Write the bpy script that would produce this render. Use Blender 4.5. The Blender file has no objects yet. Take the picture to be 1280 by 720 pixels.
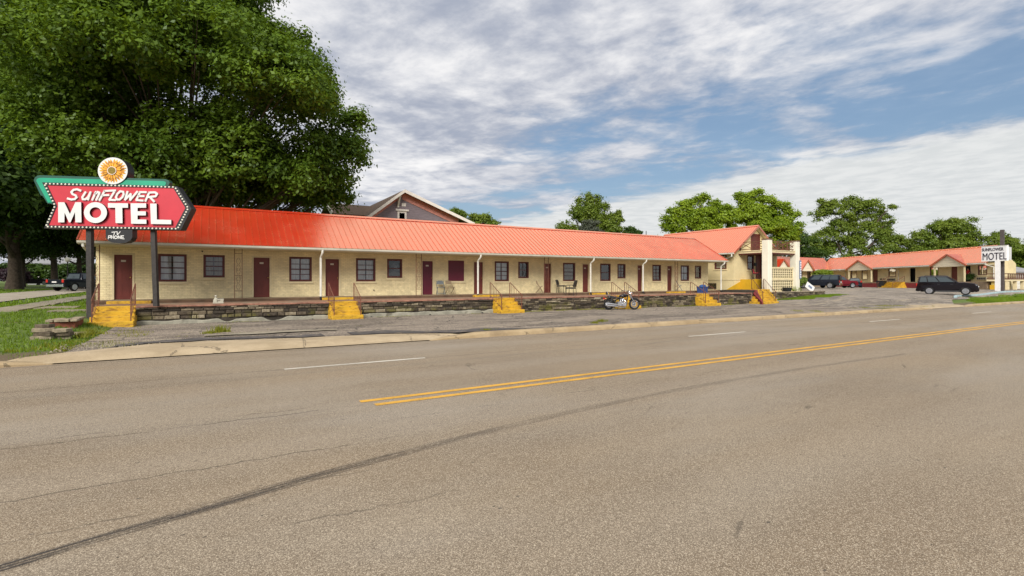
import bpy, bmesh, math, random
import numpy as np
from mathutils import Vector, Matrix
random.seed(7)
R = math.radians
scene = bpy.context.scene
COL = scene.collection
F = 624.0; PHI = R(31); SN, CS = math.sin(PHI), math.cos(PHI); EYE = 1.8

def S(px, D):
    """street coordinate of the sight line px at distance D from the camera's kerb"""
    return D*(F*SN + px*CS)/(F*CS - px*SN)
def cam2w(x, z):
    return (x*CS + z*SN, -x*SN + z*CS)
def at(X, Z):
    """photo column X at depth Z -> ground plan point"""
    return cam2w((X-640)/F*Z, Z)
def ss(a, b, t):
    t = np.clip((np.asarray(t, float)-a)/(b-a), 0, 1)
    return t*t*(3-2*t)

# ---------------------------------------------------------------- node helper
class NT:
    def __init__(s, tree): s.t = tree
    def n(s, typ, **kw):
        nd = s.t.nodes.new(typ)
        for k, v in kw.items(): setattr(nd, k, v)
        return nd
    def put(s, sock, v):
        if isinstance(v, bpy.types.NodeSocket): s.t.links.new(v, sock)
        elif v is not None:
            if isinstance(v, (tuple, list)) and sock.type == 'RGBA' and len(v) == 3: v = (*v, 1)
            sock.default_value = v
    def m(s, op, a, b=None, c=None, clamp=False):
        nd = s.n('ShaderNodeMath', operation=op, use_clamp=clamp)
        s.put(nd.inputs[0], a)
        if b is not None: s.put(nd.inputs[1], b)
        if c is not None: s.put(nd.inputs[2], c)
        return nd.outputs[0]
    def mix(s, f, a, b, mode='MIX'):
        nd = s.n('ShaderNodeMix', data_type='RGBA', blend_type=mode)
        s.put(nd.inputs[0], f); s.put(nd.inputs[6], a); s.put(nd.inputs[7], b)
        return nd.outputs[2]
    def mr(s, v, a, b, c=0.0, d=1.0, smooth=True):
        nd = s.n('ShaderNodeMapRange', interpolation_type='SMOOTHSTEP' if smooth else 'LINEAR')
        for i, x in enumerate((v, a, b, c, d)): s.put(nd.inputs[i], x)
        return nd.outputs[0]
    def noise(s, vec, scale, detail=3, rough=.55, dist=0.0):
        nd = s.n('ShaderNodeTexNoise')
        s.put(nd.inputs['Vector'], vec); nd.inputs['Scale'].default_value = scale
        nd.inputs['Detail'].default_value = detail; nd.inputs['Roughness'].default_value = rough
        nd.inputs['Distortion'].default_value = dist
        return nd.outputs['Fac']
    def voro(s, vec, scale, feature='F1', out='Distance'):
        nd = s.n('ShaderNodeTexVoronoi', feature=feature)
        s.put(nd.inputs['Vector'], vec); nd.inputs['Scale'].default_value = scale
        return nd.outputs[out]
    def sep(s, vec):
        nd = s.n('ShaderNodeSeparateXYZ'); s.put(nd.inputs[0], vec); return nd.outputs
    def comb(s, x, y, z):
        nd = s.n('ShaderNodeCombineXYZ')
        for i, v in enumerate((x, y, z)): s.put(nd.inputs[i], v)
        return nd.outputs[0]
    def scale(s, vec, xyz):
        nd = s.n('ShaderNodeVectorMath', operation='MULTIPLY'); s.put(nd.inputs[0], vec); nd.inputs[1].default_value = xyz
        return nd.outputs[0]
    def co(s): return s.n('ShaderNodeTexCoord').outputs['Object']
    def bump(s, h, strength=.3, dist=.02):
        nd = s.n('ShaderNodeBump'); s.put(nd.inputs['Height'], h)
        nd.inputs['Strength'].default_value = strength; nd.inputs['Distance'].default_value = dist
        return nd.outputs[0]
    def ramp(s, f, stops):
        nd = s.n('ShaderNodeValToRGB'); cr = nd.color_ramp
        while len(cr.elements) < len(stops): cr.elements.new(.5)
        for e, (p, c) in zip(cr.elements, stops): e.position = p; e.color = (*c, 1)
        s.put(nd.inputs[0], f); return nd.outputs[0]

def newmat(name):
    m = bpy.data.materials.new(name); m.use_nodes = True
    t = NT(m.node_tree); b = m.node_tree.nodes['Principled BSDF']
    return m, t, b
M = {}
def simple(name, col, rough=.7, var=.15, vscale=3.0, spec=.4, metal=0.0, bump=0.0, bscale=30, ior=None, dirt=None, emit=None):
    m, t, b = newmat(name); c = t.co()
    f = t.noise(c, vscale, 5, .6)
    lo = tuple(max(0, x*(1-var)) for x in col); hi = tuple(x*(1+var) for x in col)
    cc = t.mix(t.mr(f, .3, .7), lo, hi)
    if dirt:
        dcol, dscale, thr, amt = dirt
        g = t.noise(c, dscale, 6, .65)
        cc = t.mix(t.m('MULTIPLY', t.mr(g, thr, thr+.12), amt), cc, dcol)
    t.put(b.inputs['Base Color'], cc)
    b.inputs['Roughness'].default_value = rough; b.inputs['Metallic'].default_value = metal
    b.inputs['Specular IOR Level'].default_value = spec
    if ior: b.inputs['IOR'].default_value = ior
    if bump: t.put(b.inputs['Normal'], t.bump(t.noise(c, bscale, 4, .6), bump, .02))
    if emit:
        b.inputs['Emission Color'].default_value = (*emit[0], 1); b.inputs['Emission Strength'].default_value = emit[1]
    M[name] = m; return m

# ---------------------------------------------------------------- mesh builder
ROOTM = {}
class Frame:
    def __init__(s, O, U, N, slope=0.0):
        l = math.hypot(*U); s.O = O; s.U = (U[0]/l, U[1]/l)
        l = math.hypot(*N); s.N = (N[0]/l, N[1]/l); s.sl = slope
    def p(s, u, n, z):
        return (s.O[0]+s.U[0]*u+s.N[0]*n, s.O[1]+s.U[1]*u+s.N[1]*n, z+s.sl*u)

class MB:
    def __init__(s): s.v = []; s.f = []; s.mi = []; s.cur = 0
    def add(s, vs, fs):
        o = len(s.v); s.v += [tuple(v) for v in vs]
        for f in fs: s.f.append(tuple(i+o for i in f)); s.mi.append(s.cur)
        return s
    HEX = [(0,3,2,1),(4,5,6,7),(0,1,5,4),(1,2,6,5),(2,3,7,6),(3,0,4,7)]
    def hexa(s, p8): return s.add(p8, s.HEX)
    def box(s, x0, x1, y0, y1, z0, z1):
        return s.hexa([(x0,y0,z0),(x1,y0,z0),(x1,y1,z0),(x0,y1,z0),(x0,y0,z1),(x1,y0,z1),(x1,y1,z1),(x0,y1,z1)])
    def fbox(s, fr, u0, u1, n0, n1, z0, z1):
        return s.hexa([fr.p(u0,n1,z0),fr.p(u1,n1,z0),fr.p(u1,n0,z0),fr.p(u0,n0,z0),fr.p(u0,n1,z1),fr.p(u1,n1,z1),fr.p(u1,n0,z1),fr.p(u0,n0,z1)])
    def bbox(s, x0, x1, y0, y1, z0, z1, b=.01):
        """box with chamfered vertical and top edges"""
        P = lambda i, z: [(x0+i,y0+b,z),(x0+b,y0+i,z),(x1-b,y0+i,z),(x1-i,y0+b,z),(x1-i,y1-b,z),(x1-b,y1-i,z),(x0+b,y1-i,z),(x0+i,y1-b,z)]
        rings = [P(0, z0), P(0, z1-b), P(b*.9, z1)]
        return s.rings(rings)
    def rings(s, rings, cap=True, closed=True):
        n = len(rings[0]); vs = [p for r in rings for p in r]; fs = []
        for k in range(len(rings)-1):
            for i in range(n if closed else n-1):
                j = (i+1) % n
                fs.append((k*n+i, k*n+j, (k+1)*n+j, (k+1)*n+i))
        if cap:
            fs.append(tuple(reversed(range(n)))); fs.append(tuple(range((len(rings)-1)*n, len(rings)*n)))
        return s.add(vs, fs)
    def tube(s, pts, r, n=6, cap=True):
        pts = [Vector(p) for p in pts]; rr = r if isinstance(r, (list, tuple)) else [r]*len(pts)
        rings = []; prev = None
        for i, p in enumerate(pts):
            d = (pts[min(i+1, len(pts)-1)] - pts[max(i-1, 0)])
            d = d.normalized() if d.length > 1e-9 else Vector((0,0,1))
            if prev is None:
                a = Vector((0,0,1)) if abs(d.z) < .9 else Vector((1,0,0)); x = d.cross(a).normalized()
            else:
                x = (prev - d*prev.dot(d)); x = x.normalized() if x.length > 1e-6 else d.orthogonal().normalized()
            prev = x; y = d.cross(x)
            rings.append([p + (x*math.cos(2*math.pi*k/n) + y*math.sin(2*math.pi*k/n))*rr[i] for k in range(n)])
        return s.rings(rings, cap)
    def bar(s, a, b, w, h=None):
        """square bar from a to b"""
        h = h or w; a = Vector(a); b = Vector(b); d = (b-a).normalized()
        up = Vector((0,0,1)) if abs(d.z) < .95 else Vector((0,1,0))
        x = d.cross(up).normalized()*w/2; y = x.cross(d).normalized()*h/2
        return s.hexa([a-x-y, a+x-y, a+x+y, a-x+y, b-x-y, b+x-y, b+x+y, b-x+y])
    def lathe(s, prof, c=(0,0,0), n=16, axis='z'):
        rings = []
        for r, h in prof:
            ring = []
            for k in range(n):
                a = 2*math.pi*k/n; x, y = r*math.cos(a), r*math.sin(a)
                p = {'z': (x, y, h), 'y': (x, h, -y), 'x': (h, x, y)}[axis]
                ring.append((p[0]+c[0], p[1]+c[1], p[2]+c[2]))
            rings.append(ring)
        return s.rings(rings)
    def ball(s, c, r, n=10, m=6):
        rx, ry, rz = r if isinstance(r, (tuple, list)) else (r, r, r)
        rings = []
        for i in range(m+1):
            t = -math.pi/2 + math.pi*i/m; q = max(math.cos(t), .02)
            rings.append([(c[0]+rx*q*math.cos(2*math.pi*k/n), c[1]+ry*q*math.sin(2*math.pi*k/n), c[2]+rz*math.sin(t)) for k in range(n)])
        return s.rings(rings)
    def torus(s, c, Rr, r, axis='y', n=24, m=8, flat=1.0):
        vs, fs = [], []
        for i in range(n):
            a = 2*math.pi*i/n
            for k in range(m):
                b = 2*math.pi*k/m; q = Rr + r*math.cos(b); h = r*math.sin(b)*flat
                p = {'y': (q*math.cos(a), h, q*math.sin(a)), 'x': (h, q*math.cos(a), q*math.sin(a)), 'z': (q*math.cos(a), q*math.sin(a), h)}[axis]
                vs.append((p[0]+c[0], p[1]+c[1], p[2]+c[2]))
        for i in range(n):
            for k in range(m):
                fs.append((i*m+k, ((i+1)%n)*m+k, ((i+1)%n)*m+(k+1)%m, i*m+(k+1)%m))
        return s.add(vs, fs)
    def slab(s, front, back):
        """closed solid between two equal outlines (3d points)"""
        n = len(front)
        s.add(list(front)+list(back), [tuple(range(n)), tuple(reversed(range(n, 2*n)))] + [(j, i, i+n, j+n) for i in range(n) for j in [(i+1) % n]])
        return s
    def build(s, name, mat, parent=None, smooth=False, fix=True):
        me = bpy.data.meshes.new(name)
        vs = s.v
        if parent is not None and parent.name in ROOTM:
            inv = ROOTM[parent.name].inverted(); vs = [inv @ Vector(v) for v in s.v]
        me.from_pydata([tuple(v) for v in vs], [], s.f)
        mats = mat if isinstance(mat, (list, tuple)) else [mat]
        for m_ in mats: me.materials.append(M[m_] if isinstance(m_, str) else m_)
        if len(mats) > 1: me.polygons.foreach_set('material_index', s.mi)
        if fix:
            bm = bmesh.new(); bm.from_mesh(me)
            bmesh.ops.recalc_face_normals(bm, faces=bm.faces); bm.to_mesh(me); bm.free()
        if smooth:
            me.polygons.foreach_set('use_smooth', [True]*len(me.polygons))
            if smooth != 'all':
                try: me.set_sharp_from_angle(angle=R(40))
                except Exception: pass
        me.update()
        o = bpy.data.objects.new(name, me); COL.objects.link(o)
        if parent is not None:
            o.parent = parent
            if parent.name in ROOTM: ROOTM[o.name] = ROOTM[parent.name]
        return o

def tag(o, label=None, cat=None, group=None, kind=None):
    if label: o['label'] = label
    if cat: o['category'] = cat
    if group: o['group'] = group
    if kind: o['kind'] = kind
    return o
def thing(name, label, cat, loc=(0,0,0), rz=0.0, group=None, local=False):
    """Empty at the thing's base. Its parts are built in world coordinates unless local."""
    o = bpy.data.objects.new(name, None); COL.objects.link(o)
    o.empty_display_size = .2
    o.location = loc; o.rotation_euler = (0, 0, rz)
    tag(o, label, cat, group)
    if not local: ROOTM[o.name] = Matrix.Translation(Vector(loc)) @ Matrix.Rotation(rz, 4, 'Z')
    return o
def dup(root, loc, rz=0.0, label=None, group=None, scale=None):
    def cp(o, parent):
        c = o.copy(); COL.objects.link(c)
        if parent is not None: c.parent = parent
        for ch in list(o.children): cp(ch, c)
        return c
    r = cp(root, None); r.location = loc; r.rotation_euler = (0, 0, rz)
    if scale is not None: r.scale = scale if isinstance(scale, (tuple, list)) else (scale,)*3
    if label: r['label'] = label
    if group: r['group'] = group
    return r
def struct(name, mb, mat, **k):
    return tag(mb.build(name, mat, **k), kind='structure')

def npmesh(name, verts, nper, mat, parent=None, tri=False):
    """mesh of many separate polygons with nper corners each (numpy)"""
    n = len(verts)//nper
    me = bpy.data.meshes.new(name)
    me.vertices.add(len(verts)); me.vertices.foreach_set('co', verts.astype(np.float32).ravel())
    me.loops.add(len(verts)); me.loops.foreach_set('vertex_index', np.arange(len(verts), dtype=np.int32))
    me.polygons.add(n); me.polygons.foreach_set('loop_start', np.arange(0, len(verts), nper, dtype=np.int32))
    me.update(calc_edges=True); me.validate()
    me.materials.append(M[mat])
    o = bpy.data.objects.new(name, me); COL.objects.link(o)
    if parent is not None: o.parent = parent
    return o

# ---------------------------------------------------------------- terrain
def road_z(x): return -0.0033*np.clip(np.asarray(x, float), -60, 120)
def G(x, y):
    x = np.asarray(x, float); y = np.asarray(y, float)
    z = road_z(x) + .11*ss(14.1, 14.6, y) + .11*ss(.45, .2, y)
    w = ss(-2.5, -4.6, x)
    z = z + w*(.42*ss(15, 24, y) + .18*ss(24, 62, y) + .2*ss(62, 110, y))
    z = z + .52*ss(33, 47, x)*ss(15, 20.5, y) + .28*ss(63, 73, x)*ss(15, 19, y)
    z = z + .25*ss(24, 40, y)*ss(-2.5, 2, x)*ss(40, 30, x)
    return z
def Gz(x, y): return float(G(x, y))
def sheet(name, xs, ys, mat, dz=0.0, fn=G, inside=None):
    xs = np.asarray(xs); ys = np.asarray(ys)
    X, Y = np.meshgrid(xs, ys); Z = fn(X, Y) + dz
    mb = MB(); nx = len(xs)
    mb.v = list(zip(X.ravel().tolist(), Y.ravel().tolist(), Z.ravel().tolist()))
    for j in range(len(ys)-1):
        for i in range(nx-1):
            if inside is None or inside((xs[i]+xs[i+1])/2, (ys[j]+ys[j+1])/2):
                mb.f.append((j*nx+i, j*nx+i+1, (j+1)*nx+i+1, (j+1)*nx+i)); mb.mi.append(0)
    return struct(name, mb, mat, fix=False, smooth='all')
def lin(a, b, step): return np.linspace(a, b, max(2, int(round((b-a)/step))+1))
# ================================================================ materials
simple('cream_trim', (.66,.56,.34), .6, .08)
simple('white_trim', (.74,.71,.62), .5, .07, 2)
simple('soffit', (.60,.54,.36), .7, .1)
simple('door_paint', (.135,.028,.02), .45, .12, 2)
simple('door_plum', (.11,.012,.028), .45, .12, 2)
simple('frame_brown', (.095,.022,.017), .5, .15, 4)
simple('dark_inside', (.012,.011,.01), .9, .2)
simple('curtain', (.80,.80,.78), .9, .06, 6)
simple('blind', (.30,.27,.20), .8, .1, 6)
simple('brass', (.5,.33,.1), .3, .1, metal=1)
simple('plate', (.55,.5,.42), .5, .1)
simple('iron_rust', (.16,.06,.035), .75, .35, 12, dirt=((.05,.03,.02), 9, .5, .7))
simple('iron_dark', (.03,.025,.022), .6, .3, 10)
simple('black_paint', (.012,.012,.014), .45, .2, 6)
simple('gutter_white', (.68,.66,.58), .45, .1, 1.5, dirt=((.3,.26,.17), 3, .58, .5))
simple('gutter_trough', (.50,.47,.38), .5, .1, 1.5)
simple('maroon_wall', (.20,.028,.03), .8, .25, 4)
simple('brick_red', (.20,.06,.035), .85, .3, 8, bump=.4)
simple('concrete_pale', (.27,.255,.20), .9, .22, 2.5, bump=.5, bscale=14, dirt=((.10,.085,.06), 1.2, .56, .8))
simple('stone_tan', (.27,.22,.15), .9, .3, 6, bump=.5)
simple('plastic_blue', (.012,.06,.20), .4, .1)
simple('plastic_black', (.014,.014,.015), .5, .15)
simple('chair_tan', (.27,.20,.12), .5, .12)
simple('chair_grey', (.12,.135,.14), .5, .12)
simple('cushion_red', (.45,.05,.06), .8, .3, 20)
simple('chrome', (.75,.75,.77), .12, .03, metal=1)
simple('alloy', (.55,.55,.57), .3, .08, metal=.8)
simple('rubber', (.012,.012,.012), .85, .2, 10)
simple('car_black', (.006,.004,.006), .18, .1, spec=.35)
simple('car_navy', (.008,.010,.017), .22, .1, spec=.35)
simple('car_red', (.12,.006,.012), .25, .1, spec=.35)
simple('car_trim', (.03,.03,.032), .5, .1)
simple('tail_red', (.45,.02,.01), .25, .1)
simple('lamp_amber', (.7,.25,.05), .2, .1)
simple('lamp_clear', (.75,.75,.72), .12, .05)
simple('statue', (.42,.40,.32), .8, .15, 20)
simple('sign_white', (.66,.65,.62), .4, .05, dirt=((.4,.32,.22), 5, .62, .5))
simple('sign_red', (.50,.030,.046), .38, .07, 1.2)
simple('sign_green', (.01,.30,.17), .4, .08, 2)
simple('sign_dkgreen', (.008,.075,.05), .45, .1, 2)
simple('bulb', (.8,.78,.65), .2, .05)
simple('petal', (.72,.33,.02), .6, .35, 9)
simple('petal_dark', (.42,.16,.01), .6, .35, 9)
simple('flower_centre', (.20,.14,.015), .7, .3, 20)
simple('steel_pole', (.075,.06,.055), .6, .2, 4)
simple('sign_ink', (.022,.014,.032), .5, .1)
simple('pole_white', (.72,.70,.68), .5, .05)
simple('sign_face', (.88,.87,.86), .4, .03)
simple('board_blue', (.16,.20,.30), .6, .3, 8)
simple('bark', (.075,.055,.038), .95, .35, 5, bump=.8, bscale=12)
simple('wood_brown', (.13,.055,.03), .7, .25, 6)
simple('shingle_brown', (.13,.085,.055), .95, .3, 9, bump=.4, bscale=25)
simple('shingle_grey', (.25,.25,.26), .95, .2, 6)
simple('siding_pale', (.30,.31,.28), .7, .08)
simple('pink_soffit', (.62,.27,.21), .8, .12)
simple('house_white', (.72,.66,.58), .6, .06)
simple('grime_yellow', (.54,.315,.014), .7, .1, 1.2)
simple('skin', (.45,.25,.16), .6, .1)
simple('cloth_red', (.40,.015,.02), .85, .15)
simple('cloth_dark', (.02,.02,.028), .85, .15)
simple('blue_kerb', (.34,.44,.46), .85, .25, 4)
simple('far_white', (.5,.5,.48), .8, .1)
simple('lot_yellow', (.42,.32,.05), .8, .2)

def brick_paint(name, col, coat=.0):
    m, t, b = newmat(name); c = t.co(); x, y, z = t.sep(c)
    v = t.comb(t.m('ADD', x, y), z, 0.0)
    br = t.n('ShaderNodeTexBrick'); t.put(br.inputs['Vector'], v)
    br.inputs['Scale'].default_value = 1.0; br.inputs['Mortar Size'].default_value = .008
    br.inputs['Mortar Smooth'].default_value = .6
    br.inputs['Brick Width'].default_value = .215; br.inputs['Row Height'].default_value = .075
    br.inputs['Color1'].default_value = (1,1,1,1); br.inputs['Color2'].default_value = (.86,.86,.84,1); br.inputs['Mortar'].default_value = (.70,.68,.62,1)
    base = t.mix(t.mr(t.noise(c, .9, 5, .65), .3, .7), tuple(q*.86 for q in col), tuple(q*1.1 for q in col))
    base = t.mix(1.0, base, br.outputs['Color'], 'MULTIPLY')
    st = t.noise(t.scale(c, (3, 3, .5)), 1.0, 5, .7)
    base = t.mix(t.m('MULTIPLY', t.mr(st, .60, .85), .30), base, (.40,.31,.16))
    low = t.m('MULTIPLY', t.mr(z, 1.25, .95), t.mr(t.noise(c, 5, 4), .35, .65))
    base = t.mix(t.m('MULTIPLY', low, .28), base, (.36,.29,.17))
    t.put(b.inputs['Base Color'], base); b.inputs['Roughness'].default_value = .62
    h = t.m('SUBTRACT', t.m('MULTIPLY', t.noise(c, 25, 4), .3), br.outputs['Fac'])
    t.put(b.inputs['Normal'], t.bump(h, .7, .012)); M[name] = m
brick_paint('cream_brick', (.86,.73,.43))

def stucco(name, col):
    m, t, b = newmat(name); c = t.co()
    base = t.mix(t.mr(t.noise(c, .7, 5, .65), .3, .7), tuple(q*.88 for q in col), tuple(q*1.08 for q in col))
    st = t.noise(t.scale(c, (4, 4, .6)), 1.0, 5, .7)
    base = t.mix(t.m('MULTIPLY', t.mr(st, .58, .85), .25), base, (.42,.34,.2))
    t.put(b.inputs['Base Color'], base); b.inputs['Roughness'].default_value = .8
    t.put(b.inputs['Normal'], t.bump(t.noise(c, 40, 4), .3, .01)); M[name] = m
stucco('cream_stucco', (.66,.55,.31)); stucco('white_stucco', (.72,.68,.55)); stucco('yellow_stucco', (.52,.40,.12))

def roof_red(name, col):
    m, t, b = newmat(name); c = t.co()
    base = t.mix(t.mr(t.noise(c, .5, 5, .6), .3, .7), tuple(q*.9 for q in col), tuple(q*1.06 for q in col))
    st = t.noise(t.scale(c, (6, .7, .7)), 1.0, 4, .65)
    base = t.mix(t.m('MULTIPLY', t.mr(st, .58, .85), .35), base, (.30,.10,.07))
    # glossy factory paint: diffuse red under a tinted sheen that mirrors the sky or the tree
    nt_ = m.node_tree; out = nt_.nodes['Material Output']; nt_.nodes.remove(b)
    bump_ = t.bump(t.noise(c, 1.5, 2), .05, .02)
    df = t.n('ShaderNodeBsdfDiffuse'); t.put(df.inputs[0], base); t.put(df.inputs['Normal'], bump_)
    gl = t.n('ShaderNodeBsdfGlossy'); t.put(gl.inputs[0], (1, .92, .64)); t.put(gl.inputs['Normal'], bump_)
    t.put(gl.inputs['Roughness'], t.mr(t.noise(c, 1.2, 4), .3, .7, .18, .28))
    lw = t.n('ShaderNodeFresnel'); lw.inputs[0].default_value = 2.3
    mx = t.n('ShaderNodeMixShader'); t.put(mx.inputs[0], t.m('MULTIPLY', lw.outputs[0], 1.7, clamp=True)); t.put(mx.inputs[1], df.outputs[0]); t.put(mx.inputs[2], gl.outputs[0])
    t.put(out.inputs[0], mx.outputs[0]); M[name] = m
roof_red('roof_red', (.54,.036,.013)); roof_red('roof_red_trim', (.34,.02,.015))

def yellow_steps():
    m, t, b = newmat('yellow_steps'); c = t.co()
    base = t.mix(t.mr(t.noise(c, 2, 5, .6), .3, .7), (.47,.262,.012), (.60,.355,.016))
    d1 = t.noise(t.scale(c, (2.2, 2.2, 7)), 1.6, 6, .7)
    base = t.mix(t.m('MULTIPLY', t.mr(d1, .47, .66), .85), base, (.20,.095,.02))
    d2 = t.noise(c, 9, 5, .7)
    base = t.mix(t.m('MULTIPLY', t.mr(d2, .60, .72), .85), base, (.06,.04,.02))
    t.put(b.inputs['Base Color'], base); b.inputs['Roughness'].default_value = .75
    t.put(b.inputs['Normal'], t.bump(t.noise(c, 12, 5), .5, .03)); M['yellow_steps'] = m
yellow_steps()

def stone():
    m, t, b = newmat('wall_stone'); c = t.co()
    ri = t.n('ShaderNodeNewGeometry').outputs['Random Per Island']
    base = t.ramp(ri, [(0,(.04,.032,.023)),(.3,(.085,.065,.045)),(.6,(.15,.118,.08)),(.82,(.27,.22,.145)),(1,(.44,.38,.27))])
    n = t.noise(c, 11, 6, .7)
    base = t.mix(t.mr(n, .35, .7), t.mix(1.0, base, (.45,.42,.38), 'MULTIPLY'), base)
    moss = t.noise(c, 1.3, 5, .65); z = t.sep(c)[2]
    base = t.mix(t.m('MULTIPLY', t.m('MULTIPLY', t.mr(moss, .47, .62), t.mr(z, .55, .15)), .6), base, (.16,.15,.02))
    t.put(b.inputs['Base Color'], base); b.inputs['Roughness'].default_value = .95
    t.put(b.inputs['Normal'], t.bump(n, .8, .03)); M['wall_stone'] = m
stone()
simple('mortar', (.045,.037,.028), .95, .3, 8)

def floor_tile():
    m, t, b = newmat('terrace_floor'); c = t.co()
    base = t.mix(t.mr(t.noise(c, 3, 6, .7), .3, .7), (.18,.095,.055), (.29,.155,.095))
    d = t.noise(c, .9, 5, .65)
    base = t.mix(t.mr(d, .48, .62), base, (.20,.155,.10))
    t.put(b.inputs['Base Color'], base); b.inputs['Roughness'].default_value = .85; M['terrace_floor'] = m
floor_tile()
simple('terrace_edge', (.24,.115,.075), .85, .35, 5, bump=.4)
simple('walkway_riser', (.105,.062,.035), .85, .3, 3)
simple('walkway_top', (.26,.19,.12), .85, .2, 3)

def siding(name, col, pitch=.18):
    m, t, b = newmat(name); c = t.co(); z = t.sep(c)[2]
    fr = t.m('FRACT', t.m('DIVIDE', z, pitch))
    base = t.mix(t.mr(t.noise(t.scale(c, (1, 1, 6)), 2, 4), .3, .7), tuple(q*.88 for q in col), tuple(q*1.1 for q in col))
    base = t.mix(t.mr(fr, .1, .0), base, tuple(q*.45 for q in col))
    t.put(b.inputs['Base Color'], base); b.inputs['Roughness'].default_value = .7
    t.put(b.inputs['Normal'], t.bump(fr, .5, .03)); M[name] = m
siding('mauve_siding', (.23,.185,.20)); siding('white_siding', (.66,.66,.62)); siding('gable_board', (.78,.70,.52), .3); siding('dark_siding', (.035,.04,.045))

def glass():
    m = bpy.data.materials.new('window_glass'); m.use_nodes = True; t = NT(m.node_tree)
    m.node_tree.nodes.clear()
    out = t.n('ShaderNodeOutputMaterial')
    fr = t.n('ShaderNodeFresnel'); fr.inputs[0].default_value = 1.6
    tr = t.n('ShaderNodeBsdfTransparent'); tr.inputs[0].default_value = (.88,.90,.90,1)
    gl = t.n('ShaderNodeBsdfGlossy'); gl.inputs['Roughness'].default_value = .04
    t.put(gl.inputs['Normal'], t.bump(t.noise(t.co(), 2.0, 2), .1, .05))
    mx = t.n('ShaderNodeMixShader'); t.put(mx.inputs[0], t.m('ADD', fr.outputs[0], .06)); t.put(mx.inputs[1], tr.outputs[0]); t.put(mx.inputs[2], gl.outputs[0])
    t.put(out.inputs[0], mx.outputs[0]); M['window_glass'] = m
glass()
simple('car_glass', (.035,.048,.052), .06, .05, spec=.9)

def leafmat(name, dark, light, hue=None, tr=.35):
    m = bpy.data.materials.new(name); m.use_nodes = True; t = NT(m.node_tree); m.node_tree.nodes.clear()
    out = t.n('ShaderNodeOutputMaterial'); g = t.n('ShaderNodeNewGeometry')
    c = t.co()
    f = t.m('ADD', t.m('MULTIPLY', g.outputs['Random Per Island'], .55), t.m('MULTIPLY', t.mr(t.noise(c, .35, 3), .35, .65), .45))
    col = t.mix(f, dark, light)
    df = t.n('ShaderNodeBsdfDiffuse'); t.put(df.inputs[0], col)
    tl = t.n('ShaderNodeBsdfTranslucent'); t.put(tl.inputs[0], t.mix(1.0, col, (1.25,1.15,.6), 'MULTIPLY'))
    gl = t.n('ShaderNodeBsdfGlossy'); gl.inputs['Roughness'].default_value = .45; t.put(gl.inputs[0], (.6,.65,.6))
    mx = t.n('ShaderNodeMixShader'); mx.inputs[0].default_value = tr; t.put(mx.inputs[1], df.outputs[0]); t.put(mx.inputs[2], tl.outputs[0])
    m2 = t.n('ShaderNodeMixShader'); m2.inputs[0].default_value = .025; t.put(m2.inputs[1], mx.outputs[0]); t.put(m2.inputs[2], gl.outputs[0])
    t.put(out.inputs[0], m2.outputs[0]); M[name] = m
leafmat('leaf_maple', (.045,.092,.009), (.145,.225,.02))
leafmat('leaf_dark', (.025,.055,.010), (.07,.12,.016))
leafmat('leaf_bright', (.12,.20,.010), (.30,.40,.028), tr=.40)
leafmat('leaf_mid', (.085,.14,.016), (.20,.26,.032))
leafmat('leaf_grey', (.07,.085,.06), (.13,.14,.10))
leafmat('leaf_weed', (.12,.15,.012), (.27,.26,.03))
leafmat('leaf_bush', (.10,.16,.01), (.24,.30,.02))
leafmat('grass_blade', (.075,.14,.008), (.20,.29,.018), tr=.3)
leafmat('leaf_purple', (.035,.018,.03), (.08,.045,.06))

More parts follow.
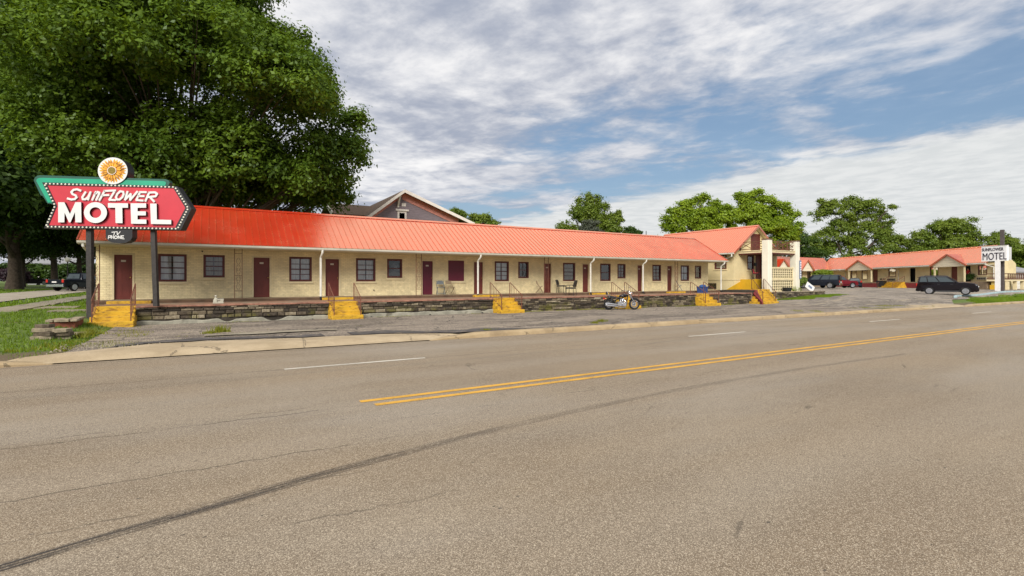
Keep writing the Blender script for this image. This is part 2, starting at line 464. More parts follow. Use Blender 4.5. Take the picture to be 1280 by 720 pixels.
# ---- ground materials (object coordinates are metres: x along the street, y across it)
def road_mat():
    m, t, b = newmat('asphalt_road'); c = t.co(); x, y, z = t.sep(c)
    lo = t.noise(t.scale(c, (.25, .8, 1)), 1.0, 5, .6)
    base = t.mix(t.mr(lo, .3, .7), (.178,.136,.092), (.268,.213,.148))
    big = t.noise(t.scale(c, (.07, .22, 1)), 1.0, 4, .6); base = t.mix(t.m('MULTIPLY', t.mr(big, .56, .40), .5), base, (.225,.165,.105)); base = t.mix(t.m('MULTIPLY', t.mr(big, .48, .64), .6), base, (.30,.265,.222))
    blot = t.noise(t.scale(c, (.5, 1.1, 1)), 1.0, 5, .7); base = t.mix(t.m('MULTIPLY', t.mr(blot, .56, .72), .35), base, (.15,.115,.08))
    warm = t.noise(t.scale(c, (.2, .35, 1)), .8, 3, .5)
    base = t.mix(t.m('MULTIPLY', t.mr(warm, .45, .7), .5), base, (.26,.19,.115))
    # wheel paths, worn paler
    wav = t.m('MULTIPLY', t.m('SUBTRACT', t.noise(c, .35, 2), .5), .5); yy = t.m('ADD', y, wav)
    for cy, wd, am, colr in ((9.2,.55,.35,(.30,.255,.2)),(12.3,.6,.3,(.31,.265,.205)),(5.9,.5,.3,(.29,.24,.185)),(2.6,.7,.3,(.28,.235,.18)),(10.35,.18,.30,(.13,.11,.085)),(13.35,.35,.3,(.20,.155,.105))):
        k = t.mr(t.m('ABSOLUTE', t.m('SUBTRACT', yy, cy)), wd, wd*.25)
        base = t.mix(t.m('MULTIPLY', k, am), base, colr)
    # aggregate
    v = t.voro(c, 185.0, out='Color'); g = t.sep(v)[0]
    base = t.mix(t.mr(g, .62, .98), base, (.52,.44,.33))
    base = t.mix(t.m('MULTIPLY', t.mr(g, .26, .04), .75), base, (.075,.055,.038))
    n2 = t.noise(c, 55, 4, .7)
    base = t.mix(t.mr(n2, .34, .70, .0, .5), base, t.mix(.5, base, (.12,.09,.06)))
    pits = t.voro(t.scale(c,(1,1.4,1)), 2.6, out='Distance')
    base = t.mix(t.m('MULTIPLY', t.mr(t.m('ADD', pits, t.m('MULTIPLY', t.noise(c, 22, 3), .05)), .062, .045), .85), base, (.035,.028,.022))
    # seams and cracks along the street
    wob = t.m('MULTIPLY', t.m('SUBTRACT', t.noise(t.scale(c, (1, .2, 1)), 1.6, 5, .7), .5), .30)
    wob2 = t.m('MULTIPLY', t.m('SUBTRACT', t.noise(c, 9, 3, .7), .5), .08)
    br = t.noise(c, 1.1, 4, .6)
    def seam(cy, w, amt, thr, mask=None, slope=0.0):
        nonlocal base
        yc = t.m('ADD', t.m('ADD', y, t.m('ADD', wob, wob2)), t.m('MULTIPLY', x, slope))
        k = t.m('MULTIPLY', t.mr(t.m('ABSOLUTE', t.m('SUBTRACT', yc, cy)), w, w*.3), t.mr(br, thr, thr+.12))
        if mask is not None: k = t.m('MULTIPLY', k, mask)
        base = t.mix(t.m('MULTIPLY', k, amt), base, (.045,.036,.028))
    left = t.mr(x, 2.3, 1.2); right_ = t.mr(x, 1.0, 3.0)
    seam(7.3, .018, .7, .35, left); seam(7.52, .016, .6, .45, left)
    seam(11.0, .022, .7, .36); seam(11.3, .012, .3, .5)
    seam(4.0, .016, .5, .44, left, .05); seam(5.6, .018, .65, .36, left); seam(4.75, .014, .5, .42, left, -.03); seam(6.3, .012, .6, .45, right_, -.02); seam(13.9, .04, .5, .3)
    # patchy hairline cracks
    ce = t.voro(t.scale(c, (.55, .9, 1)), .8, 'DISTANCE_TO_EDGE')
    wv = t.m('ADD', ce, t.m('MULTIPLY', t.m('SUBTRACT', t.noise(c, 5, 5, .7), .5), .10))
    k = t.m('MULTIPLY', t.mr(t.m('ABSOLUTE', wv), .010, .003), t.mr(t.noise(c, .33, 2), .58, .66))
    base = t.mix(t.m('MULTIPLY', k, .6), base, (.06,.048,.036))
    dsh = t.voro(t.scale(c,(5,9,1)), 1.0, out='Distance'); dm = t.sep(t.voro(t.scale(c,(5,9,1)), 1.0, out='Color'))[1]
    base = t.mix(t.m('MULTIPLY', t.m('MULTIPLY', t.mr(dsh, .13, .07), t.mr(dm, .86, .9)), .8), base, (.05,.042,.036))
    t.put(b.inputs['Base Color'], base); b.inputs['Roughness'].default_value = .85; b.inputs['Specular IOR Level'].default_value = .3
    h = t.m('ADD', t.m('MULTIPLY', g, .6), n2)
    t.put(b.inputs['Normal'], t.bump(h, .55, .008)); M['asphalt_road'] = m
road_mat()

def apron_mat(name, lo, hi, dirtcol, grass=.55):
    m, t, b = newmat(name); c = t.co(); x, y, z = t.sep(c)
    n1 = t.noise(t.scale(c, (.5, 1.1, 1)), 1.0, 6, .65)
    base = t.mix(t.mr(n1, .3, .7), lo, hi)
    # old patches: dark newer layers with ragged edges running along the street
    n2 = t.noise(t.scale(c, (.16, .75, 1)), 1.0, 5, .6, .6)
    base = t.mix(t.m('MULTIPLY', t.mr(n2, .50, .55), .75), base, tuple(q*.50 for q in lo))
    n3 = t.noise(t.scale(c, (.22, .9, 1)), 1.4, 5, .6)
    base = t.mix(t.m('MULTIPLY', t.mr(n3, .57, .63), .65), base, dirtcol)
    g = t.sep(t.voro(c, 40, out='Color'))[0]
    base = t.mix(t.mr(g, .75, .98), base, tuple(min(1, q*1.9) for q in hi))
    base = t.mix(t.m('MULTIPLY', t.mr(g, .25, .05), .6), base, tuple(q*.3 for q in lo))
    ce = t.voro(t.scale(c, (.8, 1.0, 1)), .9, 'DISTANCE_TO_EDGE')
    wv = t.m('ADD', ce, t.m('MULTIPLY', t.m('SUBTRACT', t.noise(c, 4, 5, .7), .5), .16))
    k = t.m('MULTIPLY', t.mr(t.m('ABSOLUTE', wv), .026, .008), t.mr(t.noise(c, .5, 2), .42, .55))
    base = t.mix(t.m('MULTIPLY', k, .85), base, (.03,.024,.018))
    gr = t.noise(t.scale(c, (.35, 1.3, 1)), 1.7, 6, .7)
    base = t.mix(t.m('MULTIPLY', t.mr(gr, .64, .70), grass), base, (.16,.15,.02))
    t.put(b.inputs['Base Color'], base); b.inputs['Roughness'].default_value = .92
    t.put(b.inputs['Normal'], t.bump(t.m('ADD', n1, t.m('MULTIPLY', g, .2)), .7, .05)); M[name] = m
apron_mat('apron_asphalt', (.145,.115,.088), (.25,.205,.158), (.30,.245,.175))
simple('patch_asphalt', (.075,.066,.062), .9, .35, 2.5, bump=.8, bscale=18, dirt=((.2,.16,.11), 2.2, .55, .7))
apron_mat('lot_gravel', (.155,.128,.10), (.28,.238,.19), (.33,.265,.175), .4)

def conc(name, lo, hi, joints=True):
    m, t, b = newmat(name); c = t.co(); x, y, z = t.sep(c)
    n1 = t.noise(c, 1.1, 6, .65); base = t.mix(t.mr(n1, .3, .7), lo, hi)
    g = t.noise(c, 40, 4, .7); base = t.mix(t.mr(g, .35, .7, 0, .35), base, tuple(q*.55 for q in lo))
    st = t.noise(t.scale(c, (.6, 1.5, 1)), 1.3, 5, .65); base = t.mix(t.m('MULTIPLY', t.mr(st, .55, .7), .55), base, (.20,.145,.085))
    ce = t.voro(t.scale(c, (.5, .35, 1)), .8, 'DISTANCE_TO_EDGE')
    wv = t.m('ADD', ce, t.m('MULTIPLY', t.m('SUBTRACT', t.noise(c, 5, 4, .7), .5), .12))
    base = t.mix(t.m('MULTIPLY', t.mr(t.m('ABSOLUTE', wv), .009, .003), .75), base, (.10,.075,.045))
    t.put(b.inputs['Base Color'], base); b.inputs['Roughness'].default_value = .9
    t.put(b.inputs['Normal'], t.bump(g, .3, .01)); M[name] = m
conc('concrete_drive', (.33,.25,.15), (.46,.36,.23)); conc('kerb_concrete', (.30,.215,.115), (.43,.325,.19)); conc('walk_concrete', (.22,.19,.14), (.33,.285,.21)); conc('street_surface', (.33,.28,.21), (.42,.37,.29))

def ground_mat():
    m, t, b = newmat('earth_grass'); c = t.co(); x, y, z = t.sep(c)
    n = t.noise(c, 1.6, 6, .65)
    base = t.mix(t.mr(n, .3, .7), (.05,.09,.010), (.115,.165,.016))
    d = t.noise(c, .6, 5, .6); edge = t.mr(t.m('ADD', y, t.m('MULTIPLY', d, 1.2)), 17.0, 16.0)
    base = t.mix(t.m('MULTIPLY', t.m('MAXIMUM', t.mr(d, .60, .72), edge), .9), base, (.115,.075,.045))
    t.put(b.inputs['Base Color'], base); b.inputs['Roughness'].default_value = .95
    t.put(b.inputs['Normal'], t.bump(t.noise(c, 14, 5), .8, .06)); M['earth_grass'] = m
ground_mat()

def paint_mat(name, col, thr):
    m = bpy.data.materials.new(name); m.use_nodes = True; t = NT(m.node_tree); b = m.node_tree.nodes['Principled BSDF']
    c = t.co(); n = t.noise(c, 22, 6, .75); n2 = t.noise(c, 1.7, 4)
    t.put(b.inputs['Base Color'], t.mix(t.mr(n2, .3, .7), tuple(q*.8 for q in col), col)); b.inputs['Roughness'].default_value = .7
    t.put(b.inputs['Alpha'], t.mr(t.m('ADD', n, t.m('MULTIPLY', n2, .25)), thr, thr+.1)); M[name] = m
paint_mat('paint_yellow', (.62,.33,.035), .46); paint_mat('paint_white', (.62,.58,.50), .47)
def skid_mat():
    m = bpy.data.materials.new('tyre_rubber_mark'); m.use_nodes = True; t = NT(m.node_tree); b = m.node_tree.nodes['Principled BSDF']
    uv = t.n('ShaderNodeTexCoord').outputs['UV']; u, v, w = t.sep(uv)
    n = t.noise(t.scale(uv, (1.2, 9, 1)), 1.0, 5, .7); n2 = t.noise(t.scale(uv, (30, 14, 1)), 1.0, 4, .7)
    prof = t.mr(t.m('ABSOLUTE', t.m('SUBTRACT', v, .5)), .5, .22)
    a = t.m('MULTIPLY', prof, t.mr(t.m('ADD', t.m('MULTIPLY', n, .7), t.m('MULTIPLY', n2, .3)), .40, .60))
    a = t.m('MULTIPLY', a, t.mr(u, 11.5, 5.0, .25, .85))
    t.put(b.inputs['Base Color'], (.03,.027,.028)); b.inputs['Roughness'].default_value = .7
    t.put(b.inputs['Alpha'], a); M['tyre_rubber_mark'] = m
skid_mat()

# ================================================================ sky, sun, camera
W = bpy.data.worlds.new('World'); scene.world = W; W.use_nodes = True
t = NT(W.node_tree); bg = W.node_tree.nodes['Background']
SUN_EL, SUN_AZ = R(33), R(223)      # azimuth clockwise from +Y
sky = t.n('ShaderNodeTexSky', sky_type='NISHITA', sun_disc=False)
sky.sun_elevation = SUN_EL; sky.sun_rotation = SUN_AZ; sky.air_density = 1.2; sky.dust_density = 1.0; sky.ozone_density = 1.5
d = t.n('ShaderNodeTexCoord').outputs['Generated']; dx, dy, dz = t.sep(d)
zc = t.m('ADD', t.m('MAXIMUM', dz, 0.0), .035)
pr = t.m('DIVIDE', t.m('SUBTRACT', t.m('MULTIPLY', dx, CS), t.m('MULTIPLY', dy, SN)), zc)   # cloud-deck coordinates
pf = t.m('DIVIDE', t.m('ADD', t.m('MULTIPLY', dx, SN), t.m('MULTIPLY', dy, CS)), zc)
a = R(38)
q1 = t.m('ADD', t.m('MULTIPLY', pr, math.cos(a)), t.m('MULTIPLY', pf, -math.sin(a)))
q2 = t.m('ADD', t.m('MULTIPLY', pr, math.sin(a)), t.m('MULTIPLY', pf, math.cos(a)))
P = t.comb(t.m('MULTIPLY', q1, .92), t.m('MULTIPLY', q2, 1.0), 3.7)
n_big = t.noise(P, .62, 4, .55, .4)
n_mid = t.noise(P, 1.5, 7, .58, .25)
n_fine = t.noise(t.comb(t.m('MULTIPLY', q1, .95), q2, 9.1), 4.4, 6, .6, .2)
L = t.m('ADD', pf, t.m('MULTIPLY', pr, 1.35))               # grows towards the far cloud bank
Lw = t.m('ADD', L, t.m('MULTIPLY', t.m('SUBTRACT', n_mid, .5), 1.4))
bank = t.mr(Lw, 5.9, 6.9)
gap = t.m('MULTIPLY', t.mr(L, 2.6, 4.6), t.m('SUBTRACT', 1.0, bank))    # clearer belt before the bank
cov = t.m('ADD', t.m('ADD', t.m('MULTIPLY', n_big, .5), t.m('MULTIPLY', n_mid, .5)), t.m('MULTIPLY', t.m('SUBTRACT', n_fine, .5), .18))
cov = t.m('SUBTRACT', cov, t.m('MULTIPLY', gap, .105))
cov = t.m('ADD', cov, t.m('MULTIPLY', t.mr(t.m('ADD', L, t.m('MULTIPLY', pr, 1.2)), 4.0, 1.0), .13))
cm = t.m('MAXIMUM', t.mr(cov, .30, .52), bank)
shade = t.mr(t.m('ADD', t.m('MULTIPLY', n_mid, .62), t.m('ADD', t.m('MULTIPLY', n_fine, .33), t.m('MULTIPLY', n_big, .05))), .40, .66)
shade = t.m('MULTIPLY', shade, t.mr(gap, 0, 1, 1.0, .62))
cloudc = t.mix(shade, (.39,.43,.53), (.97,.96,.96))
bankc = t.mix(t.mr(n_fine, .35, .65), (.70,.725,.735), (.80,.815,.815))
cloudc = t.mix(bank, cloudc, bankc)
glow = t.mr(dz, .52, .72); cloudc = t.mix(t.m('MULTIPLY', glow, .6), cloudc, (1.35,1.31,1.25)); cm = t.m('MAXIMUM', cm, t.m('MULTIPLY', glow, .8))
cm = t.m('MAXIMUM', cm, .22)
blue = t.mix(.35, t.mix(1.0, sky.outputs[0], (.10,.10,.10), 'MULTIPLY'), (.075,.27,.55))
col = t.mix(cm, blue, cloudc)
col = t.mix(t.mr(dz, .0, -.06), col, (.16,.15,.12))
t.put(bg.inputs['Color'], col); bg.inputs['Strength'].default_value = 1.0

sl = bpy.data.lights.new('sun', 'SUN'); sl.energy = 4.4; sl.angle = R(28); sl.color = (1, .96, .90)
so = bpy.data.objects.new('sun', sl); COL.objects.link(so)
sd = Vector((math.sin(SUN_AZ)*math.cos(SUN_EL), math.cos(SUN_AZ)*math.cos(SUN_EL), math.sin(SUN_EL)))
so.rotation_euler = sd.to_track_quat('Z', 'Y').to_euler()

cd = bpy.data.cameras.new('camera'); co_ = bpy.data.objects.new('camera', cd); COL.objects.link(co_)
cd.sensor_width = 36; cd.lens = F/1280*36; cd.shift_y = -10/1280; cd.clip_end = 3000; cd.clip_start = .05
co_.location = (0, 0, EYE); co_.rotation_euler = (R(90), 0, -PHI)
scene.camera = co_
scene.view_settings.view_transform = 'Standard'; scene.view_settings.look = 'None'
scene.view_settings.exposure = 0; scene.view_settings.gamma = 1
scene.cycles.max_bounces = 6; scene.cycles.transparent_max_bounces = 12
# ================================================================ the setting
def steps_list(*segs):
    out = []
    for a, b, s in segs: out += list(lin(a, b, s))[:-1]
    return out + [segs[-1][1]]
gx = steps_list((-260,-40,20),(-40,-8,2),(-8,-2,.4),(-2,30,2),(30,50,1),(50,80,1.5),(80,130,5),(130,420,30))
gy = steps_list((-40,.0,4),(0,.6,.15),(.6,14,3.35),(14,26,.6),(26,70,3),(70,130,10),(130,520,40))
sheet('ground', gx, gy, 'earth_grass', -.03, inside=lambda x, y: not (.55 < y < 13.9))
sheet('main_road', steps_list((-60,-12,12),(-12,130,10)), [.45, 4, 7.3, 11, 14.12], 'asphalt_road', 0.0, fn=lambda x, y: road_z(x)+0*y)
def ribbon(name, x0, x1, y0, y1, mat, dz=.005):
    mb = MB(); xs = lin(x0, x1, 4)
    for i in range(len(xs)-1):
        a, b = xs[i], xs[i+1]
        mb.add([(a,y0,road_z(a)+dz),(b,y0,road_z(b)+dz),(b,y1,road_z(b)+dz),(a,y1,road_z(a)+dz)], [(0,1,2,3)])
    return struct(name, mb, mat)
ribbon('centre_line', 1.88, 118, 7.44, 7.57, 'paint_yellow'); ribbon('centre_line', 2.02, 118, 7.14, 7.27, 'paint_yellow')
for k in range(9): ribbon('lane_line', 1.25+12.1*k, 4.25+12.1*k, 10.95, 11.06, 'paint_white')
# long tyre mark curving through the near lane
sk = [(-7,2.3),(-5,3.0),(-3,3.7),(-1.1,4.32),(.3,4.75),(2.7,5.26),(4.5,5.5),(6.5,5.68),(9.2,5.76),(12,5.74),(15,5.6)]
xs = np.linspace(-7, 15, 90); ys = np.interp(xs, [p[0] for p in sk], [p[1] for p in sk])
ys = np.convolve(np.pad(ys, 5, mode='edge'), np.ones(11)/11, 'valid')
mb = MB(); uvs = []
for x, y in zip(xs, ys):
    wdt = .105+.01*math.sin(x*2)
    mb.v += [(x, y-wdt, float(road_z(x))+.004), (x, y+wdt, float(road_z(x))+.004)]; uvs += [((x+7)/1.0, 0), ((x+7)/1.0, 1)]
for i in range(len(xs)-1): mb.f.append((2*i, 2*i+2, 2*i+3, 2*i+1)); mb.mi.append(0)
o = struct('tyre_mark', mb, 'tyre_rubber_mark', fix=False)
ul = o.data.uv_layers.new(name='UVMap')
for lp in o.data.loops: ul.data[lp.index].uv = uvs[lp.vertex_index]

# parking apron in front of the terrace, the lot, drives and kerbs
def ragged(x, k): return .25*math.sin(x*1.7+k)+.15*math.sin(x*4.1+2*k)+.1*math.sin(x*9.3+3*k)
def strip(name, xs, lowf, highf, mat, dz, ny=8):
    mb = MB()
    for x in xs:
        a, b = lowf(x), highf(x)
        for j in range(ny+1):
            y = a+(b-a)*j/ny; mb.v.append((x, y, Gz(x, y)+dz))
    for i in range(len(xs)-1):
        for j in range(ny):
            p = i*(ny+1)+j; mb.f.append((p, p+ny+1, p+ny+2, p+1)); mb.mi.append(0)
    return struct(name, mb, mat, fix=False, smooth='all')
strip('parking_apron', lin(-2.9, 36, .35), lambda x: 14.37, lambda x: 23.05, 'apron_asphalt', .012, 12)
strip('parking_lot', steps_list((36,80,.8),(80,112,4)), lambda x: 14.37 if x < 46.5 else 14.6+(x-46.5)*.34 if x < 54 else 17.2, lambda x: 23.5+.6*max(0, x-36) if x < 80 else 50, 'lot_gravel', .012, 24)
def drive_top(x): return float(np.interp(x, [-3.9,-3.5,-2.6,-1.2,1,5,7.1], [14.25,14.5,15.2,16.1,15.75,15.3,14.25]))+ragged(x, 1)*.16
strip('concrete_driveway', lin(-3.9, 6.9, .2), lambda x: 14.10, lambda x: max(14.2, drive_top(x)), 'concrete_drive', .022, 6)
strip('concrete_driveway', lin(40.5, 47.5, .3), lambda x: 14.10, lambda x: 15.7+ragged(x, 4), 'concrete_drive', .022, 6)
strip('concrete_slab', lin(-.2, 3.6, .2), lambda x: 17.25+ragged(x, 3)*.3, lambda x: 17.75+ragged(x, 5)*.35, 'walk_concrete', .045, 2)
strip('asphalt_patch', lin(-2.1, 2.9, .16), lambda x: drive_top(x)+.18+ragged(x, 7)*.3, lambda x: drive_top(x)+.75+ragged(x, 8)*.5, 'patch_asphalt', .034, 3)
strip('asphalt_patch', lin(3.7, 9.6, .16), lambda x: max(14.5, drive_top(x))+.12+ragged(x, 4)*.2, lambda x: max(14.5, drive_top(x))+.95+ragged(x, 6)*.5-max(0,x-8)*.4, 'patch_asphalt', .034, 3)
def kerb(name, x0, x1, h0, h1, taper=None):
    xs = lin(x0, x1, .8); rings = []
    for x in xs:
        z = float(road_z(x)); hh = h0
        if taper and x < x0+taper: hh = .02+(h0-.02)*(x-x0)/taper
        if taper and x > x1-taper: hh = .02+(h0-.02)*(x1-x)/taper
        j = .008*math.sin(x*3.3)
        rings.append([(x, 14.08+j, z-.1), (x, 14.08+j, z+hh*.55), (x, 14.13+j, z+hh*.93), (x, 14.18, z+hh), (x, 14.34, z+hh+.004), (x, 14.38, z+hh-.02), (x, 14.38, z-.1)])
    mb = MB(); mb.rings(rings); return struct(name, mb, 'kerb_concrete', smooth=True)
kerb('kerb', 5.6, 41.2, .16, .16, 1.6); kerb('kerb', -60, -2.9, .12, .12, 1.0); kerb('kerb', 46.8, 120, .17, .17, 1.2)
mb = MB(); mb.box(-60, 120, -.1, .45, -.6, .13); struct('near_kerb', mb, 'kerb_concrete')
sheet('side_street', [-14.2, -12, -9.8], steps_list((14.2,30,1),(30,120,6)), 'street_surface', .012)
def walk_in(x0, x1):
    mb = MB(); rnd = random.Random(4); y = 19.5
    while y < 64:
        ln = rnd.uniform(1.2, 1.9)
        if rnd.random() < .8:
            s = rnd.uniform(-.12, .12); tz = rnd.uniform(0, .03)
            c = [(x0+s, y), (x1+s*.5, y+rnd.uniform(-.1,.1)), (x1-s, y+ln-.04), (x0+rnd.uniform(0,.15), y+ln-.04)]
            top = [(a, b, Gz(a, b)+.02+tz) for a, b in c]; bot = [(a, b, zz-.12) for a, b, zz in top]
            mb.slab(top, bot)
        y += ln
    return struct('sidewalk', mb, 'walk_concrete')
walk_in(-7.9, -6.7)
mb = MB()
for (x0, x1, y0, y1) in ((-5.6,-4.3,26.4,27.3),(-6.6,-5.2,29,30.6)):
    top = [(a, b, Gz(a, b)+.03) for a, b in ((x0,y0),(x1,y0+.2),(x1-.1,y1),(x0+.15,y1))]; mb.slab(top, [(a,b,z-.12) for a,b,z in top])
struct('sidewalk', mb, 'walk_concrete')
# puddle of dark patching by the lot mouth is in the lot's own material

# ================================================================ building helpers
def wall_open(mb, fr, u0, u1, z0, z1, ops, n=0.0, depth=.12):
    us = sorted({u0, u1, *[o[0] for o in ops], *[o[1] for o in ops]}); zs = sorted({z0, z1, *[o[2] for o in ops], *[o[3] for o in ops]})
    us = [u for u in us if u0 <= u <= u1]; zs = [z for z in zs if z0 <= z <= z1]
    for i in range(len(us)-1):
        for j in range(len(zs)-1):
            cu, cz = (us[i]+us[i+1])/2, (zs[j]+zs[j+1])/2
            if any(o[0] < cu < o[1] and o[2] < cz < o[3] for o in ops): continue
            mb.add([fr.p(us[i],n,zs[j]), fr.p(us[i+1],n,zs[j]), fr.p(us[i+1],n,zs[j+1]), fr.p(us[i],n,zs[j+1])], [(0,1,2,3)])
    for (a, b, c, d_) in ops:
        for (p, q) in (((a,c),(b,c)),((b,c),(b,d_)),((b,d_),(a,d_)),((a,d_),(a,c))):
            mb.add([fr.p(p[0],n,p[1]), fr.p(q[0],n,q[1]), fr.p(q[0],n-depth,q[1]), fr.p(p[0],n-depth,p[1])], [(0,1,2,3)])

def window(parent, fr, a, b, c, d_, bars=3, vbars=0, curtain='curtain', meet=True, sill=True, mat='frame_brown', fw=.085):
    mb = MB()
    n0, n1 = -.10, .012
    mb.fbox(fr, a-.012, a+fw, n0, n1, c-.012, d_+.012); mb.fbox(fr, b-fw, b+.012, n0, n1, c-.012, d_+.012)
    mb.fbox(fr, a+fw, b-fw, n0, n1-.002, c-.012, c+fw); mb.fbox(fr, a+fw, b-fw, n0, n1-.002, d_-fw, d_+.012)
    h = d_-c-2*fw
    if meet: mb.fbox(fr, a+fw, b-fw, -.085, -.02, c+fw+h/2-.025, c+fw+h/2+.025)
    for k in range(1, bars+1):
        if bars == 3 and k == 2 and meet: continue
        z = c+fw+h*k/(bars+1); mb.fbox(fr, a+fw, b-fw, -.075, -.035, z-.014, z+.014)
    for k in range(1, vbars+1):
        u = a+fw+(b-a-2*fw)*k/(vbars+1); mb.fbox(fr, u-.013, u+.013, -.073, -.037, c+fw, d_-fw)
    w = mb.build('window', mat, parent)
    g = MB(); g.add([fr.p(a+fw,-.055,c+fw), fr.p(b-fw,-.055,c+fw), fr.p(b-fw,-.055,d_-fw), fr.p(a+fw,-.055,d_-fw)], [(0,1,2,3)]); g.build('pane', 'window_glass', w, fix=False)
    if curtain:
        q = MB(); N = 22; rnd = random.Random(int(a*97+c*13)); gap = rnd.uniform(-.04, .04); top = d_
        pts = []
        for k in range(N+1):
            f = k/N; u = a+(b-a)*f; n_ = -.135-.025*math.sin(f*31+a)-.012*math.sin(f*67)
            pts.append((u, n_))
        for k in range(N):
            if abs((k+.5)/N-.5-gap) < .02: continue
            (u, n_), (u2, n2) = pts[k], pts[k+1]
            q.add([fr.p(u,n_,c), fr.p(u2,n2,c), fr.p(u2,n2,top), fr.p(u,n_,top)], [(0,1,2,3)])
        q.build('curtain', curtain, w, smooth='all', fix=False)
    if sill:
        s = MB(); s.fbox(fr, a-.07, b+.07, .0, .055, c-.115, c-.02); s.build('sill', 'cream_trim', w)
    return w
def door(parent, fr, a, b, c, d_, mat='door_paint', frame='cream_trim', panels=True, plate=True, knob=1):
    mb = MB(); n = -.07
    mb.fbox(fr, a, b, -.11, n, c, d_)
    if panels:
        w = b-a
        for (p0, p1) in ((.14,.46),(.54,.86)):
            for (z0, z1) in ((.06,.38),(.44,.72),(.80,.93)):
                u0, u1 = a+w*p0, a+w*p1; zz0, zz1 = c+(d_-c)*z0, c+(d_-c)*z1
                mb.fbox(fr, u0, u1, n, n+.004, zz0, zz1); mb.fbox(fr, u0+.03, u1-.03, n+.004, n+.010, zz0+.03, zz1-.03)
    dr = mb.build('door', mat, parent)
    f = MB(); t_ = .075
    f.fbox(fr, a-t_, a, -.10, .02, c, d_+t_); f.fbox(fr, b, b+t_, -.10, .02, c, d_+t_); f.fbox(fr, a, b, -.10, .018, d_, d_+t_)
    f.build('door_frame', frame, dr)
    if knob:
        k = MB(); u = b-.07 if knob > 0 else a+.07
        cpt = fr.p(u, n, c+.95); N = Vector((fr.N[0], fr.N[1], 0))
        k.tube([Vector(cpt), Vector(cpt)+N*.05], .012, 6); k.ball(Vector(cpt)+N*.065, .03, 8, 5); k.build('handle', 'brass', dr, smooth=True)
    if plate:
        p = MB(); uc = (a+b)/2; p.fbox(fr, uc-.085, uc+.085, n, n+.012, c+1.62, c+1.70); p.build('number_plate', 'plate', dr)
    return dr
def ribbed(mb, A, B, C, D, pitch=.229, rib=.022, rw=.045):
    """ribbed sheet: A-B eave, D-C ridge (A below D, B below C)"""
    A, B, C, D = map(Vector, (A, B, C, D)); L_ = (B-A).length; n = max(1, int(round(L_/pitch)))
    nr = (B-A).cross(D-A).normalized()
    if nr.z < 0: nr = -nr
    lo, hi = [], []
    for k in range(n+1):
        for off, h in ((-rw/2, 0), (-rw/4, rib), (rw/4, rib), (rw/2, 0)):
            f = k/n + off/L_
            if f < -1e-6 or f > 1+1e-6: f = min(1, max(0, f))
            lo.append(A.lerp(B, f)+nr*h); hi.append(D.lerp(C, f)+nr*h)
    m_ = len(lo); mb.add(lo+hi, [(i, i+1, m_+i+1, m_+i) for i in range(m_-1)])
def downspout(parent, xg, yg, xp, yp, ztop, zbot, mat='gutter_white', r=.052, name='downspout'):
    mb = MB()
    mb.tube([(xg,yg,ztop),(xg,yg,ztop-.12),(xg*.75+xp*.25,yg*.75+yp*.25,ztop-.2),(xg*.2+xp*.8,yg*.2+yp*.8,ztop-.30),(xp,yp,ztop-.38),(xp,yp,zbot+.12),(xp,yp-.02,zbot+.06),(xp,yp-.14,zbot+.03)], r, 8)
    o = mb.build(name, mat, parent, smooth=True)
    b = MB(); b.tube([(xp,yp,zbot+.16),(xp,yp-.02,zbot+.06),(xp,yp-.16,zbot+.025)], r*1.12, 8); b.build('outlet', 'plastic_black', o, smooth=True)
    for z in (zbot+.7, zbot+1.8):
        pass
    return o

# ================================================================ long motel row
YW, YE, YR = 27.1, 25.4, 28.6            # wall, eave, ridge
ZA, ZB, ZE, ZR = .955, .83, 3.40, 5.36   # walkway, terrace, eave, ridge
X0, X1 = -4.2, 35.25
row = thing('motel_row', 'long cream brick motel row with brown doors under a red ribbed metal roof', 'motel', (15.5, 27.1, .8))
fw_ = Frame((0, YW), (1, 0), (0, -1))
sx = lambda X, D=YW: S(X-640, D)
zz = lambda X, y, D=YW: EYE + (350-y)*(D*CS + sx(X, D)*SN)/F
doors = [(140,168,'door_paint'),(315,339,'door_paint'),(405,425.5,'door_paint'),(526.4,542.4,'door_plum'),(591,605,'door_paint'),(678.6,690,'door_paint'),(727.2,736.5,'door_paint'),(796,803.4,'door_paint'),(833.2,840.6,'door_paint')]
wins = [(198,233,1.74,2.95,3,0,'curtain'),(254.6,280.6,1.93,2.95,3,0,'blind'),(361.8,389.4,1.74,2.95,3,1,'curtain'),(445.3,469,1.74,2.95,3,0,'curtain'),(484.2,502.4,1.93,2.95,1,0,None),
        (618.6,635.8,1.74,2.95,3,1,'curtain'),(648,660.6,1.93,2.95,1,0,None),(704,718.8,1.74,2.95,3,0,'blind'),(750.4,763,1.74,2.95,1,0,None),(772,781.6,1.93,2.95,3,1,'blind'),(815.6,826,1.74,2.95,3,1,'blind'),(851,861,1.74,2.95,1,0,'curtain'),(868.8,876.2,1.93,2.95,1,0,None)]
board = (560.3, 580, 1.74, 2.95)
ops = [(sx(a), sx(b), ZA, 2.96) for a, b, _ in doors] + [(sx(a), sx(b), c, d_) for a, b, c, d_, *_ in wins] + [(sx(board[0]), sx(board[1]), board[2], board[3])]
mb = MB(); wall_open(mb, fw_, X0, X1, .5, 3.45, ops)
YB = 31.8
for P_ in ([(X0,YW,.5),(X0,YB,.5),(X0,YB,3.4),(X0,YW,3.4)], [(X1,YW,.5),(X1,YB,.5),(X1,YB,3.4),(X1,YW,3.4)], [(X0,YB,.3),(X1,YB,.3),(X1,YB,3.4),(X0,YB,3.4)]): mb.add(P_, [(0,1,2,3)])
for X in (X0, X1): mb.add([(X,YW,3.4),(X,YB,3.4),(X,YR,ZR-.06)], [(0,1,2)])
